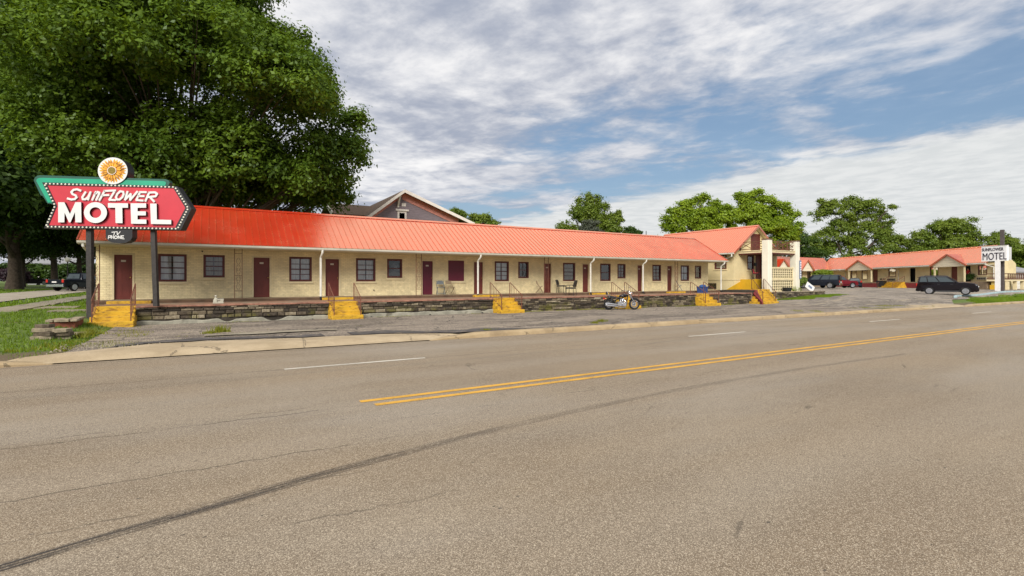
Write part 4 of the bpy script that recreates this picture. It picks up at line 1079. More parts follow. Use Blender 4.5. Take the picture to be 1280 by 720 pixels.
# ================================================================ back wing parallel to the street
bw = thing('motel_back_wing', 'rear cream motel wing with steep little gables seen behind the office columns', 'motel', (80, 49, .5))
BY = 48.0; fb = Frame((0, BY+1.0), (1, 0), (0, -1)); fe = Frame((0, BY), (1, 0), (0, -1))
sb = lambda X: S(X-640, BY+1)
bd = [(1001,1003.2),(1016.2,1019.0),(1033,1035.2)]; bwi = [(1009,1013.2)]
ops = [(sb(a), sb(b), 1.35, 3.4) for a, b in bd]+[(sb(a), sb(b), 1.6, 3.4) for a, b in bwi]+[(sb(1038.5),sb(1045),1.35,3.4)]
mb = MB(); wall_open(mb, fb, 62, 99, .3, 3.7, ops); mb.add([(62,BY+1,.3),(62,BY+6,.3),(62,BY+6,3.6),(62,BY+3,5.8),(62,BY+1,3.6)], [(0,1,2,3,4)]); mb.add([(62,BY+6,.3),(99,BY+6,.3),(99,BY+6,3.6),(62,BY+6,3.6)], [(0,1,2,3)]); mb.build('wall', 'cream_stucco', bw, fix=False)
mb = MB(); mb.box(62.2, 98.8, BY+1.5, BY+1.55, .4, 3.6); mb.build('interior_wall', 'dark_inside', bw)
for a, b in bd: door(bw, fb, sb(a)+.05, sb(b)-.05, 1.35, 3.35, 'door_paint', plate=False)
for a, b in bwi: window(bw, fb, sb(a), sb(b), 1.6, 3.4, 1, 0, 'blind')
mb = MB(); ribbed(mb, (60,BY,3.66),(97,BY,3.66),(100,BY+3,5.95),(60,BY+3,5.95), .3); ribbed(mb, (100,BY+6.4,3.6),(60,BY+6.4,3.6),(60,BY+3,5.95),(100,BY+3,5.95), .3); br_ = mb.build('roof', 'roof_red', bw, fix=False)
mb = MB(); mb.box(60, 96, BY-.08, BY+.05, 3.5, 3.64); mb.build('gutter', 'gutter_white', bw)
mb = MB(); mb.box(60, 96, BY+.05, BY+1.0, 3.42, 3.48); mb.build('soffit', 'soffit', bw)
mb = MB(); mb.box(60, 95, BY-.05, BY+1.0, .2, 1.35); mb.build('platform', 'walkway_top', bw)
for xc in (S(1008-640, BY), S(978-640, BY)):
    mb = MB(); hw = 1.75; zb = 3.35; f_ = [(xc-hw,BY-.1,zb),(xc+hw,BY-.1,zb),(xc+hw,BY-.1,3.6),(xc,BY-.1,5.15),(xc-hw,BY-.1,3.6)]; mb.slab(f_, [(x,BY+.3,z) for x,_,z in f_]); gb = mb.build('porch_gable', 'gable_board', bw)
    m2 = MB()
    for sg in (-1, 1):
        e = Vector((xc+sg*(hw+.3), BY-.3, 3.5)); r_ = Vector((xc, BY-.3, 5.3)); m2.slab([e, r_, r_+Vector((0,2.4,0)), e+Vector((0,.6,0))], [v-Vector((0,0,.1)) for v in (e, r_, r_+Vector((0,2.4,0)), e+Vector((0,.6,0)))])
    m2.build('gable_roof', 'roof_red', gb)
    m3 = MB()
    for sg in (-1, 1): m3.bar((xc+sg*(hw+.33), BY-.33, 3.42), (xc, BY-.33, 5.24), .05, .2)
    m3.build('bargeboard', 'roof_red_trim', gb)

# ================================================================ houses around
HY = 44.0
hs = thing('gable_house', 'dark mauve sided house with a white trimmed gable rising behind the motel roof', 'house', (16, 47, .6))
pk, le, re = (14.8, 9.9), (11.1, 6.98), (21.8, 7.3)
mb = MB(); f_ = [(11.9,HY,.5),(20.4,HY,.5),(20.4,HY,7.25),(14.4,HY,9.45),(11.9,HY,7.5)]; mb.slab(f_, [(x,HY+11,z) for x,_,z in f_]); mb.build('wall', 'mauve_siding', hs)
mb = MB(); yo = HY-.7
for e in (le, re): mb.slab([(e[0],yo,e[1]),(pk[0],yo,pk[1]),(pk[0],HY+11.5,pk[1]),(e[0],HY+11.5,e[1])], [(e[0],yo,e[1]-.1),(pk[0],yo,pk[1]-.1),(pk[0],HY+11.5,pk[1]-.1),(e[0],HY+11.5,e[1]-.1)])
hr = mb.build('roof', 'shingle_brown', hs)
mb = MB()
for e in (le, re): mb.slab([(e[0],yo-.06,e[1]+.03),(pk[0],yo-.06,pk[1]+.03),(pk[0],yo-.06,pk[1]-.26),(e[0],yo-.06,e[1]-.26)], [(e[0],yo-.003,e[1]+.03),(pk[0],yo-.003,pk[1]+.03),(pk[0],yo-.003,pk[1]-.26),(e[0],yo-.003,e[1]-.26)])
mb.build('bargeboard', 'house_white', hr)
mb = MB()
for e in (le, re): mb.add([(e[0],yo,e[1]-.13),(pk[0],yo,pk[1]-.13),(pk[0],HY,pk[1]-.13),(e[0],HY,e[1]-.13)], [(0,1,2,3)])
mb.build('soffit', 'pink_soffit', hr, fix=False)
mb = MB(); mb.bar((14.4,yo+.05,9.4), (14.4,HY-.04,8.5), .16, .16); mb.box(14.32,14.48,HY-.12,HY-.002,8.35,8.6); mb.build('gable_bracket', 'house_white', hr)
mb = MB(); q0 = lambda x: pk[1]-.15+(x-pk[0])*((re[1]-pk[1])/(re[0]-pk[0])); mb.slab([(14.8,HY-.05,q0(14.8)),(20.4,HY-.05,q0(20.4)),(20.4,HY-.05,q0(20.4)-.62),(14.8,HY-.05,q0(14.8)-.62)],[(14.8,HY-.002,q0(14.8)),(20.4,HY-.002,q0(20.4)),(20.4,HY-.002,q0(20.4)-.62),(14.8,HY-.002,q0(14.8)-.62)]); q1_ = lambda x: pk[1]-.15+(pk[0]-x)*((le[1]-pk[1])/(pk[0]-le[0])); mb.slab([(12.0,HY-.05,q1_(12.0)),(14.79,HY-.05,q1_(14.79)),(14.79,HY-.05,q1_(14.79)-.4),(12.0,HY-.05,q1_(12.0)-.4)],[(12.0,HY-.002,q1_(12.0)),(14.79,HY-.002,q1_(14.79)),(14.79,HY-.002,q1_(14.79)-.4),(12.0,HY-.002,q1_(12.0)-.4)]); mb.build('rake_frieze', 'pink_soffit', hs)
fh = Frame((0, HY), (1, 0), (0, -1)); a, b = S(497-640, HY), S(508-640, HY)
w = window(hs, fh, a, b, 6.5, 8.05, 0, 0, None, meet=True, sill=False, mat='house_white', fw=.16)
mb = MB(); mb.box(a-.2, b+.2, HY-.1, HY-.015, 8.06, 8.22); mb.box(a+.17,b-.17,HY+.0,HY+.02,6.6,7.95); mb.build('window_head', 'house_white', w)
mb = MB(); mb.box(14.75, 15.15, HY-.02, HY-.002, 8.5, 8.8); mb.build('gable_vent', 'house_white', hs)
# lower cross wing with brown roof
mb = MB(); mb.box(10.0, 14, 47, 53, .5, 7.6); mb.build('side_wing_wall', 'dark_siding', hs)
mb = MB(); mb.slab([(9.2,46.3,7.75),(15,46.3,7.75),(15,49.8,9.15),(9.2,49.8,9.15)], [(9.2,46.3,7.6),(15,46.3,7.6),(15,49.8,9.0),(9.2,49.8,9.0)]); mb.slab([(9.2,53.4,7.75),(15,53.4,7.75),(15,49.8,9.15),(9.2,49.8,9.15)], [(9.2,53.4,7.6),(15,53.4,7.6),(15,49.8,9.0),(9.2,49.8,9.0)]); sw = mb.build('side_wing_roof', 'shingle_brown', hs)
mb = MB()
for x in (10.2, 11.6, 13.0): mb.box(x-.09, x+.09, 46.3, 46.98, 7.35, 7.55)
mb.build('eave_bracket', 'house_white', sw)
mb = MB(); mb.box(9.0, 9.19, 46.3, 49.8, 7.4, 7.6); mb.slab([(9.1,46.2,7.9),(9.1,49.8,9.3),(9.1,49.8,9.0),(9.1,46.2,7.5)],[(9.19,46.2,7.9),(9.19,49.8,9.3),(9.19,49.8,9.0),(9.19,46.2,7.5)]); mb.build('bargeboard', 'house_white', sw)
# pale house far down the side street
h2 = thing('columned_house', 'pale far house with white porch columns between the tree trunks', 'house', (*at(66, 84), 1.0))
cx, cy = at(66, 86); mb = MB(); mb.box(cx-3.2, cx+3, cy, cy+9, .8, 4.6); mb.build('wall', 'siding_pale', h2)
mb = MB(); mb.slab([(cx-4,cy-3,4.6),(cx+3.6,cy-3,4.6),(cx+3.6,cy+4,6.8),(cx-4,cy+4,6.8)], [(cx-4,cy-3,4.4),(cx+3.6,cy-3,4.4),(cx+3.6,cy+4,6.6),(cx-4,cy+4,6.6)]); mb.slab([(cx-4,cy+10,4.6),(cx+3.6,cy+10,4.6),(cx+3.6,cy+4,6.8),(cx-4,cy+4,6.8)], [(cx-4,cy+10,4.4),(cx+3.6,cy+10,4.4),(cx+3.6,cy+4,6.6),(cx-4,cy+4,6.6)]); mb.build('roof', 'shingle_grey', h2)
for k in range(4):
    mb = MB(); mb.lathe([(.26,.9),(.26,1.1),(.2,1.2),(.18,4.1),(.26,4.25),(.26,4.39)], (cx-3.5+k*2.2, cy-2.5, 0), 10); mb.build('column', 'white_trim', h2, smooth=True)
fq = Frame((0, cy), (1, 0), (0, -1))
for k in range(2): window(h2, fq, cx-2.4+k*3.2, cx-1.3+k*3.2, 2.0, 3.9, 1, 0, None, mat='white_trim')
# garage at the far right
h3 = thing('white_garage', 'white garage with a grey shingle roof at the right edge', 'garage', (*at(1275, 70), .6))
gx0, gy0 = at(1259, 66); mb = MB(); mb.box(gx0, gx0+13, gy0, gy0+8, .3, 3.1); mb.build('wall', 'white_siding', h3)
mb = MB(); mb.slab([(gx0-.5,gy0-.5,2.95),(gx0+13.5,gy0-.5,2.95),(gx0+13.5,gy0+4,4.25),(gx0-.5,gy0+4,4.25)], [(gx0-.5,gy0-.5,2.8),(gx0+13.5,gy0-.5,2.8),(gx0+13.5,gy0+4,4.1),(gx0-.5,gy0+4,4.1)]); mb.slab([(gx0-.5,gy0+8.5,2.95),(gx0+13.5,gy0+8.5,2.95),(gx0+13.5,gy0+4,4.25),(gx0-.5,gy0+4,4.25)], [(gx0-.5,gy0+8.5,2.8),(gx0+13.5,gy0+8.5,2.8),(gx0+13.5,gy0+4,4.1),(gx0-.5,gy0+4,4.1)]); mb.build('roof', 'shingle_grey', h3)
mb = MB()
for k in range(5): mb.box(gx0+2.2, gx0+6.6, gy0-.06, gy0-.02, .4+k*.45, .82+k*.45)
mb.build('garage_door', 'white_trim', h3)
# ================================================================ big arrow sign
PL, PR = Vector((-3.83, 23.66, 0)), Vector((-1.79, 22.77, 0))
su = (PR-PL).normalized(); sn = Vector((su.y, -su.x, 0))
if sn.dot(-PL) < 0: sn = -sn
def sign_pt(X, y, off=0.0):
    """point of the sign's face that the photo column/row falls on, moved off along its normal"""
    cx, cz, cy = (X-640)/F, 1.0, (350-y)/F
    w = cam2w(cx, cz); d = Vector((w[0], w[1], cy)); o = Vector((0, 0, EYE))
    t_ = (PL+sn*.2-o).dot(sn)/d.dot(sn); return o+d*t_+sn*off
zq = lambda x, y: (40+x/6, 190+y/6)
def sp(pts, off): return [sign_pt(*zq(*p), off) for p in pts]
def plate(mb, pts, o0, o1): mb.slab(sp(pts, o1), sp(pts, o0)); return mb
def ribbon_strokes(mb, strokes, w, o0, o1):
    for st in strokes:
        P_ = [Vector(p) for p in st]
        for i in range(len(P_)-1):
            a, b = P_[i], P_[i+1]; d = (b-a).normalized(); n = Vector((-d.y, d.x))*w/2
            q = [a-n-d*w*.25, b-n+d*w*.25, b+n+d*w*.25, a+n-d*w*.25]
            plate(mb, [tuple(v) for v in q], o0, o1+i*.0006)
sign = thing('motel_sign', 'large red arrow motel sign with white letters on two dark posts', 'sign', tuple((PL+PR)/2+Vector((0,0,.5))))
D_ = -.36
frame_ = [(78,228),(1090,258),(1198,425),(1118,585),(93,572),(168,402)]
mb = MB(); plate(mb, frame_, D_, -.004); cab = mb.build('cabinet', 'black_paint', sign)
red = [(118,250),(1062,272),(1152,420),(1075,568),(128,550),(190,405)]
mb = MB(); plate(mb, red, -.03, .006); mb.build('face_panel', 'sign_red', sign)
# raised border
mb = MB()
for i in range(6):
    a, b = frame_[i], frame_[(i+1)%6]; c, d = red[(i+1)%6], red[i]; plate(mb, [a, b, c, d], -.003, .02)
mb.build('border', 'black_paint', sign)
cnt = (34, 8, 8, 34, 7, 7); bi = 0
for i in range(6):
    a, b = frame_[i], frame_[(i+1)%6]; c, d = red[i], red[(i+1)%6]
    A = ((a[0]+c[0])/2, (a[1]+c[1])/2); B = ((b[0]+d[0])/2, (b[1]+d[1])/2)
    for k in range(cnt[i]):
        f = (k+.5)/cnt[i]; p = sign_pt(*zq(A[0]+(B[0]-A[0])*f, A[1]+(B[1]-A[1])*f), .03)
        mb = MB(); mb.ball(p, .034, 6, 4); mb.build('bulb', 'bulb', sign, smooth=True)
mb = MB(); plate(mb, [(10,212),(18,190),(38,176),(60,173),(1000,203),(1022,212),(1030,228),(1018,256),(100,236),(160,392),(112,384),(78,330),(60,322)], -.24, -.02); mb.build('arrow_band', 'sign_dkgreen', sign)
mb = MB(); plate(mb, [(30,216),(36,202),(52,194),(72,193),(985,218),(1003,226),(1004,238),(996,254),(86,234),(152,378),(120,380)], -.02, -.006); mb.build('arrow_band_panel', 'sign_green', sign)
WH = ['sign_white', 'black_paint']
def letter(polys, o1=.10):
    mb = MB()
    for pts in polys:
        fr_ = sp(pts, o1); bk_ = sp(pts, .006); n = len(pts)
        mb.cur = 0; mb.add(fr_, [tuple(range(n))]); mb.cur = 1
        mb.add(fr_+bk_, [(j, i, i+n, j+n) for i in range(n) for j in [(i+1) % n]])
    return mb.build('letter', WH, sign, fix=True)
letter([[(212,530),(212,380),(258,380),(300,468),(340,380),(383,380),(386,530),(340,530),(338,452),(304,530),(292,530),(260,456),(258,530)]])
ring = MB(); n = 32; vo = [(490+86*math.cos(2*math.pi*k/n), 457+78*math.sin(2*math.pi*k/n)) for k in range(n)]; vi = [(490+43*math.cos(2*math.pi*k/n), 457+40*math.sin(2*math.pi*k/n)) for k in range(n)]
a1, a2, b1, b2 = sp(vo,.10), sp(vi,.10), sp(vo,.006), sp(vi,.006); ring.cur = 0
ring.add(a1+a2, [(k,(k+1)%n,n+(k+1)%n,n+k) for k in range(n)]); ring.cur = 1
ring.add(a1+b1, [(k,(k+1)%n,n+(k+1)%n,n+k) for k in range(n)]); ring.add(a2+b2, [(k,(k+1)%n,n+(k+1)%n,n+k) for k in range(n)])
ring.build('letter', WH, sign)
letter([[(583,386),(733,388),(733,421),(690,421),(692,536),(640,535),(638,421),(584,420)]])
letter([[(752,388),(868,388),(868,421),(804,421),(804,447),(866,448),(866,478),(804,478),(804,508),(870,509),(870,541),(756,540)]])
letter([[(898,390),(946,390),(948,509),(1055,512),(1055,544),(904,542)]])
SC = [[(372,292),(345,281),(318,286),(302,302),(312,318),(335,328),(342,342),(328,355),(302,358),(274,350)],
 [(408,302),(384,340),(388,356),(406,357),(428,340),(446,302)], [(446,302),(426,360)],
 [(486,300),(458,362)], [(478,318),(498,301),(512,306),(508,320),(488,362)],
 [(550,294),(512,364)], [(546,294),(632,290)], [(532,326),(582,324)],
 [(622,302),(586,360),(632,362)],
 [(690,300),(668,296),(646,316),(636,340),(644,358),(664,358),(684,340),(694,318),(690,300)],
 [(722,298),(704,360),(746,316),(742,362),(796,298)],
 [(816,302),(788,362),(838,366)], [(814,302),(862,303)], [(802,332),(846,333)],
 [(884,306),(856,370)], [(882,306),(928,304),(944,316),(932,334),(872,340)], [(890,340),(922,374)]]
groups_ = [[0],[1,2],[3,4],[5,6,7],[8],[9],[10],[11,12,13],[14,15,16]]
for g in groups_:
    mb = MB(); ribbon_strokes(mb, [SC[i] for i in g], 15, .006, .05); mb.build('script_letter', 'sign_white', sign)
# flower disc
dc = (610,143); n = 40
disc = [(dc[0]+113*math.cos(2*math.pi*k/n), dc[1]+102*math.sin(2*math.pi*k/n)) for k in range(n)]
mb = MB(); plate(mb, disc, D_, .02); fd = mb.build('flower_disc', 'black_paint', sign, smooth=True)
sh = lambda f: [(dc[0]+(x-dc[0])*f, dc[1]+(y-dc[1])*f) for x, y in disc]
mb = MB(); plate(mb, sh(.985), .02, .035); mb.build('disc_face', 'sign_white', fd)
rnd = random.Random(3)
for ly, (mt, cnt_, r0, r1) in enumerate((('petal', 26, .45, .93), ('petal_dark', 22, .36, .78), ('petal', 18, .3, .66))):
    mb = MB()
    for k in range(cnt_):
        a = 2*math.pi*(k+.3*ly+rnd.uniform(-.15,.15))/cnt_; w = 2.4/cnt_; rr = r1*rnd.uniform(.9,1.02)
        pt = lambda r, aa: (dc[0]+113*r*math.cos(aa), dc[1]+102*r*math.sin(aa))
        plate(mb, [pt(r0*.8,a-w*.6), pt((r0+rr)*.55,a-w), pt(rr,a), pt((r0+rr)*.55,a+w), pt(r0*.8,a+w*.6)], .035+ly*.012+(k%2)*.004, .043+ly*.012+(k%2)*.004)
    mb.build('petals', mt, fd)
mb = MB(); plate(mb, sh(.30), .03, .082); mb.build('flower_rim', 'petal', fd); mb = MB(); plate(mb, sh(.24), .082, .088); mb.build('flower_centre', 'flower_centre', fd)
n = 24; o_ = sp(sh(.30), .092); i_ = sp(sh(.265), .092); mb = MB(); m_ = len(o_); mb.add(o_+i_, [(k,(k+1)%m_,m_+(k+1)%m_,m_+k) for k in range(m_)]); mb.build('flower_outline', 'sign_white', fd, fix=False)
# TV PHONE panel under it
tvp = [(552,578),(752,580),(752,640),(738,662),(705,680),(655,684),(600,678),(568,662),(554,642)]
mb = MB(); plate(mb, tvp, -.30, .0); tv = mb.build('hanging_panel', 'black_paint', sign)
TV = [[(600,602),(642,598)],[(622,600),(616,622)],[(640,600),(642,622),(664,598)],
 [(574,652),(576,628),(592,628),(594,640),(578,642)],[(598,626),(596,650)],[(612,626),(612,650)],[(597,639),(612,638)],[(628,628),(618,638),(624,650),(638,648),(644,636),(628,628)],[(648,650),(650,628),(664,650),(668,628)],[(690,628),(674,628),(674,650),(694,652)],[(675,640),(688,640)]]
mb = MB(); ribbon_strokes(mb, TV, 5.5, .0, .015); mb.build('panel_lettering', 'sign_white', tv)
for P_, w, zb in ((PL, .17, .3), (PR, .15, .82)):
    mb = MB(); q = P_-sn*.02; lean = su*(-.10 if P_ is PR else -.02)
    e = Vector(su)*w/2; f_ = sn*w/2; b = q+Vector((0,0,zb)); tp = q+lean+Vector((0,0,3.85))
    mb.hexa([b-e+f_, b+e+f_, b+e-f_, b-e-f_, tp-e+f_, tp+e+f_, tp+e-f_, tp-e-f_]); mb.build('post', 'iron_dark', sign)

# ================================================================ smaller sign by the lot entrance
sg = thing('roadside_motel_sign', 'white boxed motel sign with dark letters on a tall pole by the lot entrance', 'sign', (74, 19.6, .75))
def text_mesh(txt, size, offset, ext, mtx, name, mat, parent, sx=1.0):
    cu = bpy.data.curves.new(name, 'FONT'); cu.body = txt; cu.size = size; cu.offset = offset; cu.extrude = ext; cu.align_x = 'CENTER'; cu.align_y = 'CENTER'; cu.resolution_u = 3
    ob = bpy.data.objects.new(name, cu); COL.objects.link(ob); bpy.context.view_layer.update()
    me = bpy.data.meshes.new_from_object(ob.evaluated_get(bpy.context.evaluated_depsgraph_get()))
    bpy.data.objects.remove(ob); bpy.data.curves.remove(cu)
    me.transform(Matrix.Diagonal((sx, 1, 1, 1))); me.transform(mtx)
    if parent.name in ROOTM: me.transform(ROOTM[parent.name].inverted())
    me.materials.clear(); me.materials.append(M[mat]); o = bpy.data.objects.new(name, me); COL.objects.link(o); o.parent = parent
    if parent.name in ROOTM: ROOTM[o.name] = ROOTM[parent.name]
    return o
C_ = Vector((74, 19.6, 0)); ur = Vector((-.342, -.94, 0)); nn = Vector((-.94, .342, 0)); UP = Vector((0, 0, 1))
def panel(mb, c, u, n, hw, z0, z1, t_): 
    p = [c-u*hw+UP*z0, c+u*hw+UP*z0, c+u*hw+UP*z1, c-u*hw+UP*z1]; mb.slab([v+n*t_ for v in p], [v-n*t_ for v in p])
mb = MB(); panel(mb, C_+nn*.3, ur, nn, 1.22, 3.92, 5.5, .12); pn = mb.build('sign_box', 'sign_face', sg)
mtx = lambda z: Matrix(((ur.x, 0, nn.x, 0), (ur.y, 0, nn.y, 0), (0, 1, 0, 0), (0, 0, 0, 1)))
def tmat(c, z): m_ = Matrix(((ur.x, 0, nn.x, 0), (ur.y, 0, nn.y, 0), (0, 1, 0, 0), (0, 0, 0, 1))); m_.translation = c+UP*z; return m_
text_mesh('MOTEL', 1.12, .0, .01, tmat(C_+nn*.435+ur*.05, 4.36), 'lettering', 'sign_ink', pn, .66)
text_mesh('SUNFLOWER', .48, .004, .01, tmat(C_+nn*.435-ur*.12, 5.15), 'lettering', 'sign_ink', pn, .74)
mb = MB(); panel(mb, C_+nn*.3, ur, nn, 1.25, 3.86, 3.915, .14); panel(mb, C_+nn*.3, ur, nn, 1.25, 5.505, 5.56, .14); mb.build('box_trim', 'gutter_white', pn)
e_ = C_+nn*.3+ur*1.3; u2 = Vector((1, 0.12, 0)).normalized(); n2 = Vector((.12, -1, 0)).normalized()
mb = MB(); panel(mb, e_+u2*1.35-n2*.2, u2, n2, 1.15, 4.0, 5.42, .12); mb.build('side_sign_box', 'sign_white', sg)
mb = MB(); mb.box(74.0, 74.32, 19.05, 19.35, .5, 7.3); mb.build('pole', 'steel_pole', sg)
mb = MB(); mb.box(73.0, 73.45, 19.15, 19.5, .5, 3.95); mb.build('white_post', 'pole_white', sg)

# ================================================================ vehicles (local space: x forward, z up)
def arc_bottom(wheels, r, z0, x0, x1):
    """bottom edge front to rear with wheel arches"""
    pts = [(x1, z0)]
    for wx in sorted(wheels, reverse=True):
        for k in range(8):
            a = math.pi*k/8; pts.append((wx+r*math.cos(a), max(z0, z0+.08)+r*math.sin(a)*.92))
    pts.append((x0, z0)); return pts
def loft_side(mb, outline, W_, ch=.07):
    cx = sum(p[0] for p in outline)/len(outline); cz = sum(p[1] for p in outline)/len(outline)
    x_ = [p[0] for p in outline]; hx = (max(x_)-min(x_))/2
    def layer(y, s_): return [(p[0]-math.copysign(min(ch*s_, abs(p[0]-cx)), p[0]-cx) if abs(p[0]-cx) > hx*.8 else p[0], y, p[1]-(ch*.45*s_ if p[1] > cz+.05 else 0)) for p in outline]
    h = W_/2
    mb.rings([layer(-h, 1), layer(-h+ch*.5, .3), layer(-h+ch*1.6, 0), layer(h-ch*1.6, 0), layer(h-ch*.5, .3), layer(h, 1)])
def green(mb, base, roofp, wb, wt):
    """cabin: base=(x0,x1,z) roof=(x0,x1,z)"""
    x0, x1, z0 = base; r0, r1, z1 = roofp
    def ring(a, b, w, z, c=.0): return [(a+c,-w+c,z),(b-c,-w+c,z),(b-c*.3,-w+c*3,z),(b-c*.3,w-c*3,z),(b-c,w-c,z),(a+c,w-c,z),(a+c*.3,w-c*3,z),(a+c*.3,-w+c*3,z)]
    mb.rings([ring(x0,x1,wb,z0,.02), ring(r0-.02,r1+.04,wt+.01,z1-.07,.02), ring(r0+.03,r1-.05,wt-.05,z1-.02,.03), ring(r0+.16,r1-.18,wt-.2,z1+.015,.03)])
def quadin(mb, A, B, C, D, u0, u1, v0, v1, off):
    A, B, C, D = map(Vector, (A, B, C, D)); n = (B-A).cross(D-A).normalized()*off
    f = lambda u, v: (A.lerp(B, u)).lerp(D.lerp(C, u), v)+n
    mb.add([f(u0,v0), f(u1,v0), f(u1,v1), f(u0,v1)], [(0,1,2,3)])
def wheel(parent, x, y, r, w, rim='alloy', spokes=5):
    sg_ = 1 if y > 0 else -1; mb = MB()
    mb.lathe([(r*.62,-w/2),(r*.93,-w/2),(r,-w/2+.035),(r,w/2-.035),(r*.93,w/2),(r*.62,w/2),(r*.62,-w/2)], (x,y,r), 28, 'y')
    o = mb.build('wheel', 'rubber', parent, smooth=True)
    m2 = MB(); yo = y+sg_*(w/2-.012)
    m2.lathe([(r*.66,-.02),(r*.66,.02),(r*.58,.02),(r*.56,-.02)], (x,yo,r), 28, 'y'); m2.lathe([(.02,-.01),(r*.17,-.01),(r*.15,.02),(.02,.024)] if sg_ > 0 else [(.02,.01),(r*.17,.01),(r*.15,-.02),(.02,-.024)], (x,yo,r), 12, 'y')
    for k in range(spokes):
        a = 2*math.pi*k/spokes+.3
        m2.bar((x+r*.1*math.cos(a),yo,r+r*.1*math.sin(a)), (x+r*.6*math.cos(a),yo,r+r*.6*math.sin(a)), .075 if spokes < 8 else .03, .025)
    m2.build('rim', rim, o, smooth=False)
    m3 = MB(); m3.lathe([(.01,y-sg_*.02),(r*.6,y-sg_*.02)], (x,0,r), 16, 'y'); m3.build('brake_disc', 'car_trim', o)
    return o
def vehicle(name, label, cat, loc, rz, kind, paint, group=None):
    v = thing(name, label, cat, loc, rz, group, local=True)
    if kind == 'suv':
        L_, W_, wh, r, wx = 4.5, 1.82, None, .36, (-1.28, 1.32); z0 = .28
        top = [(-2.25,.46),(-2.27,.66),(-2.22,1.0),(-2.16,1.16),(.95,1.17),(1.45,1.15),(1.92,1.08),(2.12,.98),(2.20,.78),(2.20,.46)]
        base, rf, wb, wt = (-2.17, .90, 1.13), (-2.03, .12, 1.76), .86, .69
    elif kind == 'pickup':
        L_, W_, r, wx = 5.0, 1.84, .37, (-1.5, 1.65); z0 = .36
        top = [(-2.5,.52),(-2.5,1.06),(-.35,1.06),(-.3,1.06),(1.15,1.06),(1.5,1.05),(2.3,.98),(2.46,.86),(2.5,.5)]
        base, rf, wb, wt = (-.75, 1.2, 1.05), (-.55, .55, 1.70), .84, .66
    elif kind == 'shell':
        L_, W_, r, wx = 5.2, 1.9, .39, (-1.5, 1.75); z0 = .38
        top = [(-2.6,.55),(-2.6,1.12),(1.2,1.12),(1.6,1.10),(2.4,1.02),(2.55,.9),(2.6,.52)]
        base, rf, wb, wt = (-2.57, 1.25, 1.1), (-2.5, .62, 1.82), .90, .74
    else:
        L_, W_, r, wx = 4.6, 1.78, .32, (-1.35, 1.4); z0 = .2
        top = [(-2.3,.4),(-2.3,.85),(-2.1,.98),(-1.2,1.0),(1.0,.98),(1.5,.92),(2.1,.8),(2.28,.65),(2.3,.4)]
        base, rf, wb, wt = (-1.75, 1.15, .95), (-1.0, .35, 1.42), .80, .60
    x0, x1 = top[0][0], top[-1][0]
    out = top+arc_bottom(wx, r*1.14, z0, x0+.08, x1-.08)
    mb = MB(); loft_side(mb, out, W_); body = mb.build('body', paint, v, smooth=True)
    mb = MB(); mb.box(x0+.3, x1-.3, -W_/2+.28, W_/2-.28, z0-.02, z0+.3); mb.build('chassis', 'plastic_black', v)
    mb = MB(); green(mb, base, rf, wb, wt); cab_ = mb.build('cabin', paint, v, smooth=True)
    bx0, bx1, bz = base; rx0, rx1, rz_ = rf; rz2 = rz_-.07
    g = MB()
    for s_ in (-1, 1):
        A, B, C, D = (bx0,s_*wb,bz), (bx1,s_*wb,bz), (rx1,s_*wt,rz2), (rx0,s_*wt,rz2)
        if s_ > 0: A, B, C, D = B, A, D, C
        segs = {'suv': ((.05,.24),(.27,.53),(.56,.90)), 'pickup': ((.08,.40),(.45,.90)), 'shell': ((.04,.30),(.32,.58),(.63,.90)), 'car': ((.14,.48),(.52,.86))}[kind]
        for a, b in segs:
            if s_ > 0: a, b = 1-b, 1-a
            quadin(g, A, B, C, D, a, b, .12, .93, .035)
    quadin(g, (bx1,-wb,bz), (bx1,wb,bz), (rx1,wt,rz2), (rx1,-wt,rz2), .08, .92, .08, .95, .06)
    quadin(g, (bx0,wb,bz), (bx0,-wb,bz), (rx0,-wt,rz2), (rx0,wt,rz2), .10, .90, .15, .92, .06)
    g.build('window_glass', 'car_glass', cab_, fix=False)
    for s_ in (-1, 1):
        for x in wx: wheel(v, x, s_*(W_/2-.10), r, .22)
        mb = MB(); mb.ball((bx1-.25, s_*(W_/2+.07), bz+.07), (.07,.10,.07), 8, 5); mb.build('wing_mirror', paint, v, smooth=True)
        mb = MB(); mb.ball((x1-.10, s_*(W_/2-.30), top[-2][1]-.02), (.16,.22,.08), 10, 6); mb.build('headlight', 'lamp_clear', v, smooth=True)
        mb = MB(); mb.bbox(x0-.03, x0+.10, s_*(W_/2-.13)-.10, s_*(W_/2-.13)+.10, .80, 1.06, .02); mb.build('tail_light', 'tail_red', v)
        mb = MB(); dxs = (-.6, .35) if kind in ('suv','shell','car') else (.05,)
        for dx_ in dxs: mb.box(dx_-.1, dx_+.1, s_*(W_/2+.0)-.012, s_*(W_/2)+.012, bz-.16, bz-.13)
        mb.build('door_handle', 'car_trim', v)
        mb = MB()
        for x in wx: 
            mb.tube([(x+r*1.16*math.cos(a), s_*(W_/2-.03), z0+.08+r*1.07*math.sin(a)) for a in np.linspace(0.05, math.pi-.05, 11)], .03, 6)
        mb.bbox(wx[0]+r*1.2, wx[1]-r*1.2, s_*(W_/2-.03)-.03, s_*(W_/2-.03)+.03, z0-.02, z0+.12, .02)
        mb.build('side_trim', 'car_trim' if kind == 'suv' else paint, v)
    mb = MB(); mb.bbox(x1-.12, x1+.05, -W_/2+.1, W_/2-.1, z0+.05, z0+.33, .04); mb.build('front_bumper', 'chrome' if kind in ('pickup','shell') else paint, v)
    mb = MB(); mb.bbox(x0-.06, x0+.12, -W_/2+.08, W_/2-.08, z0+.05, z0+.30, .04); mb.build('rear_bumper', 'chrome' if kind in ('pickup','shell') else paint, v)
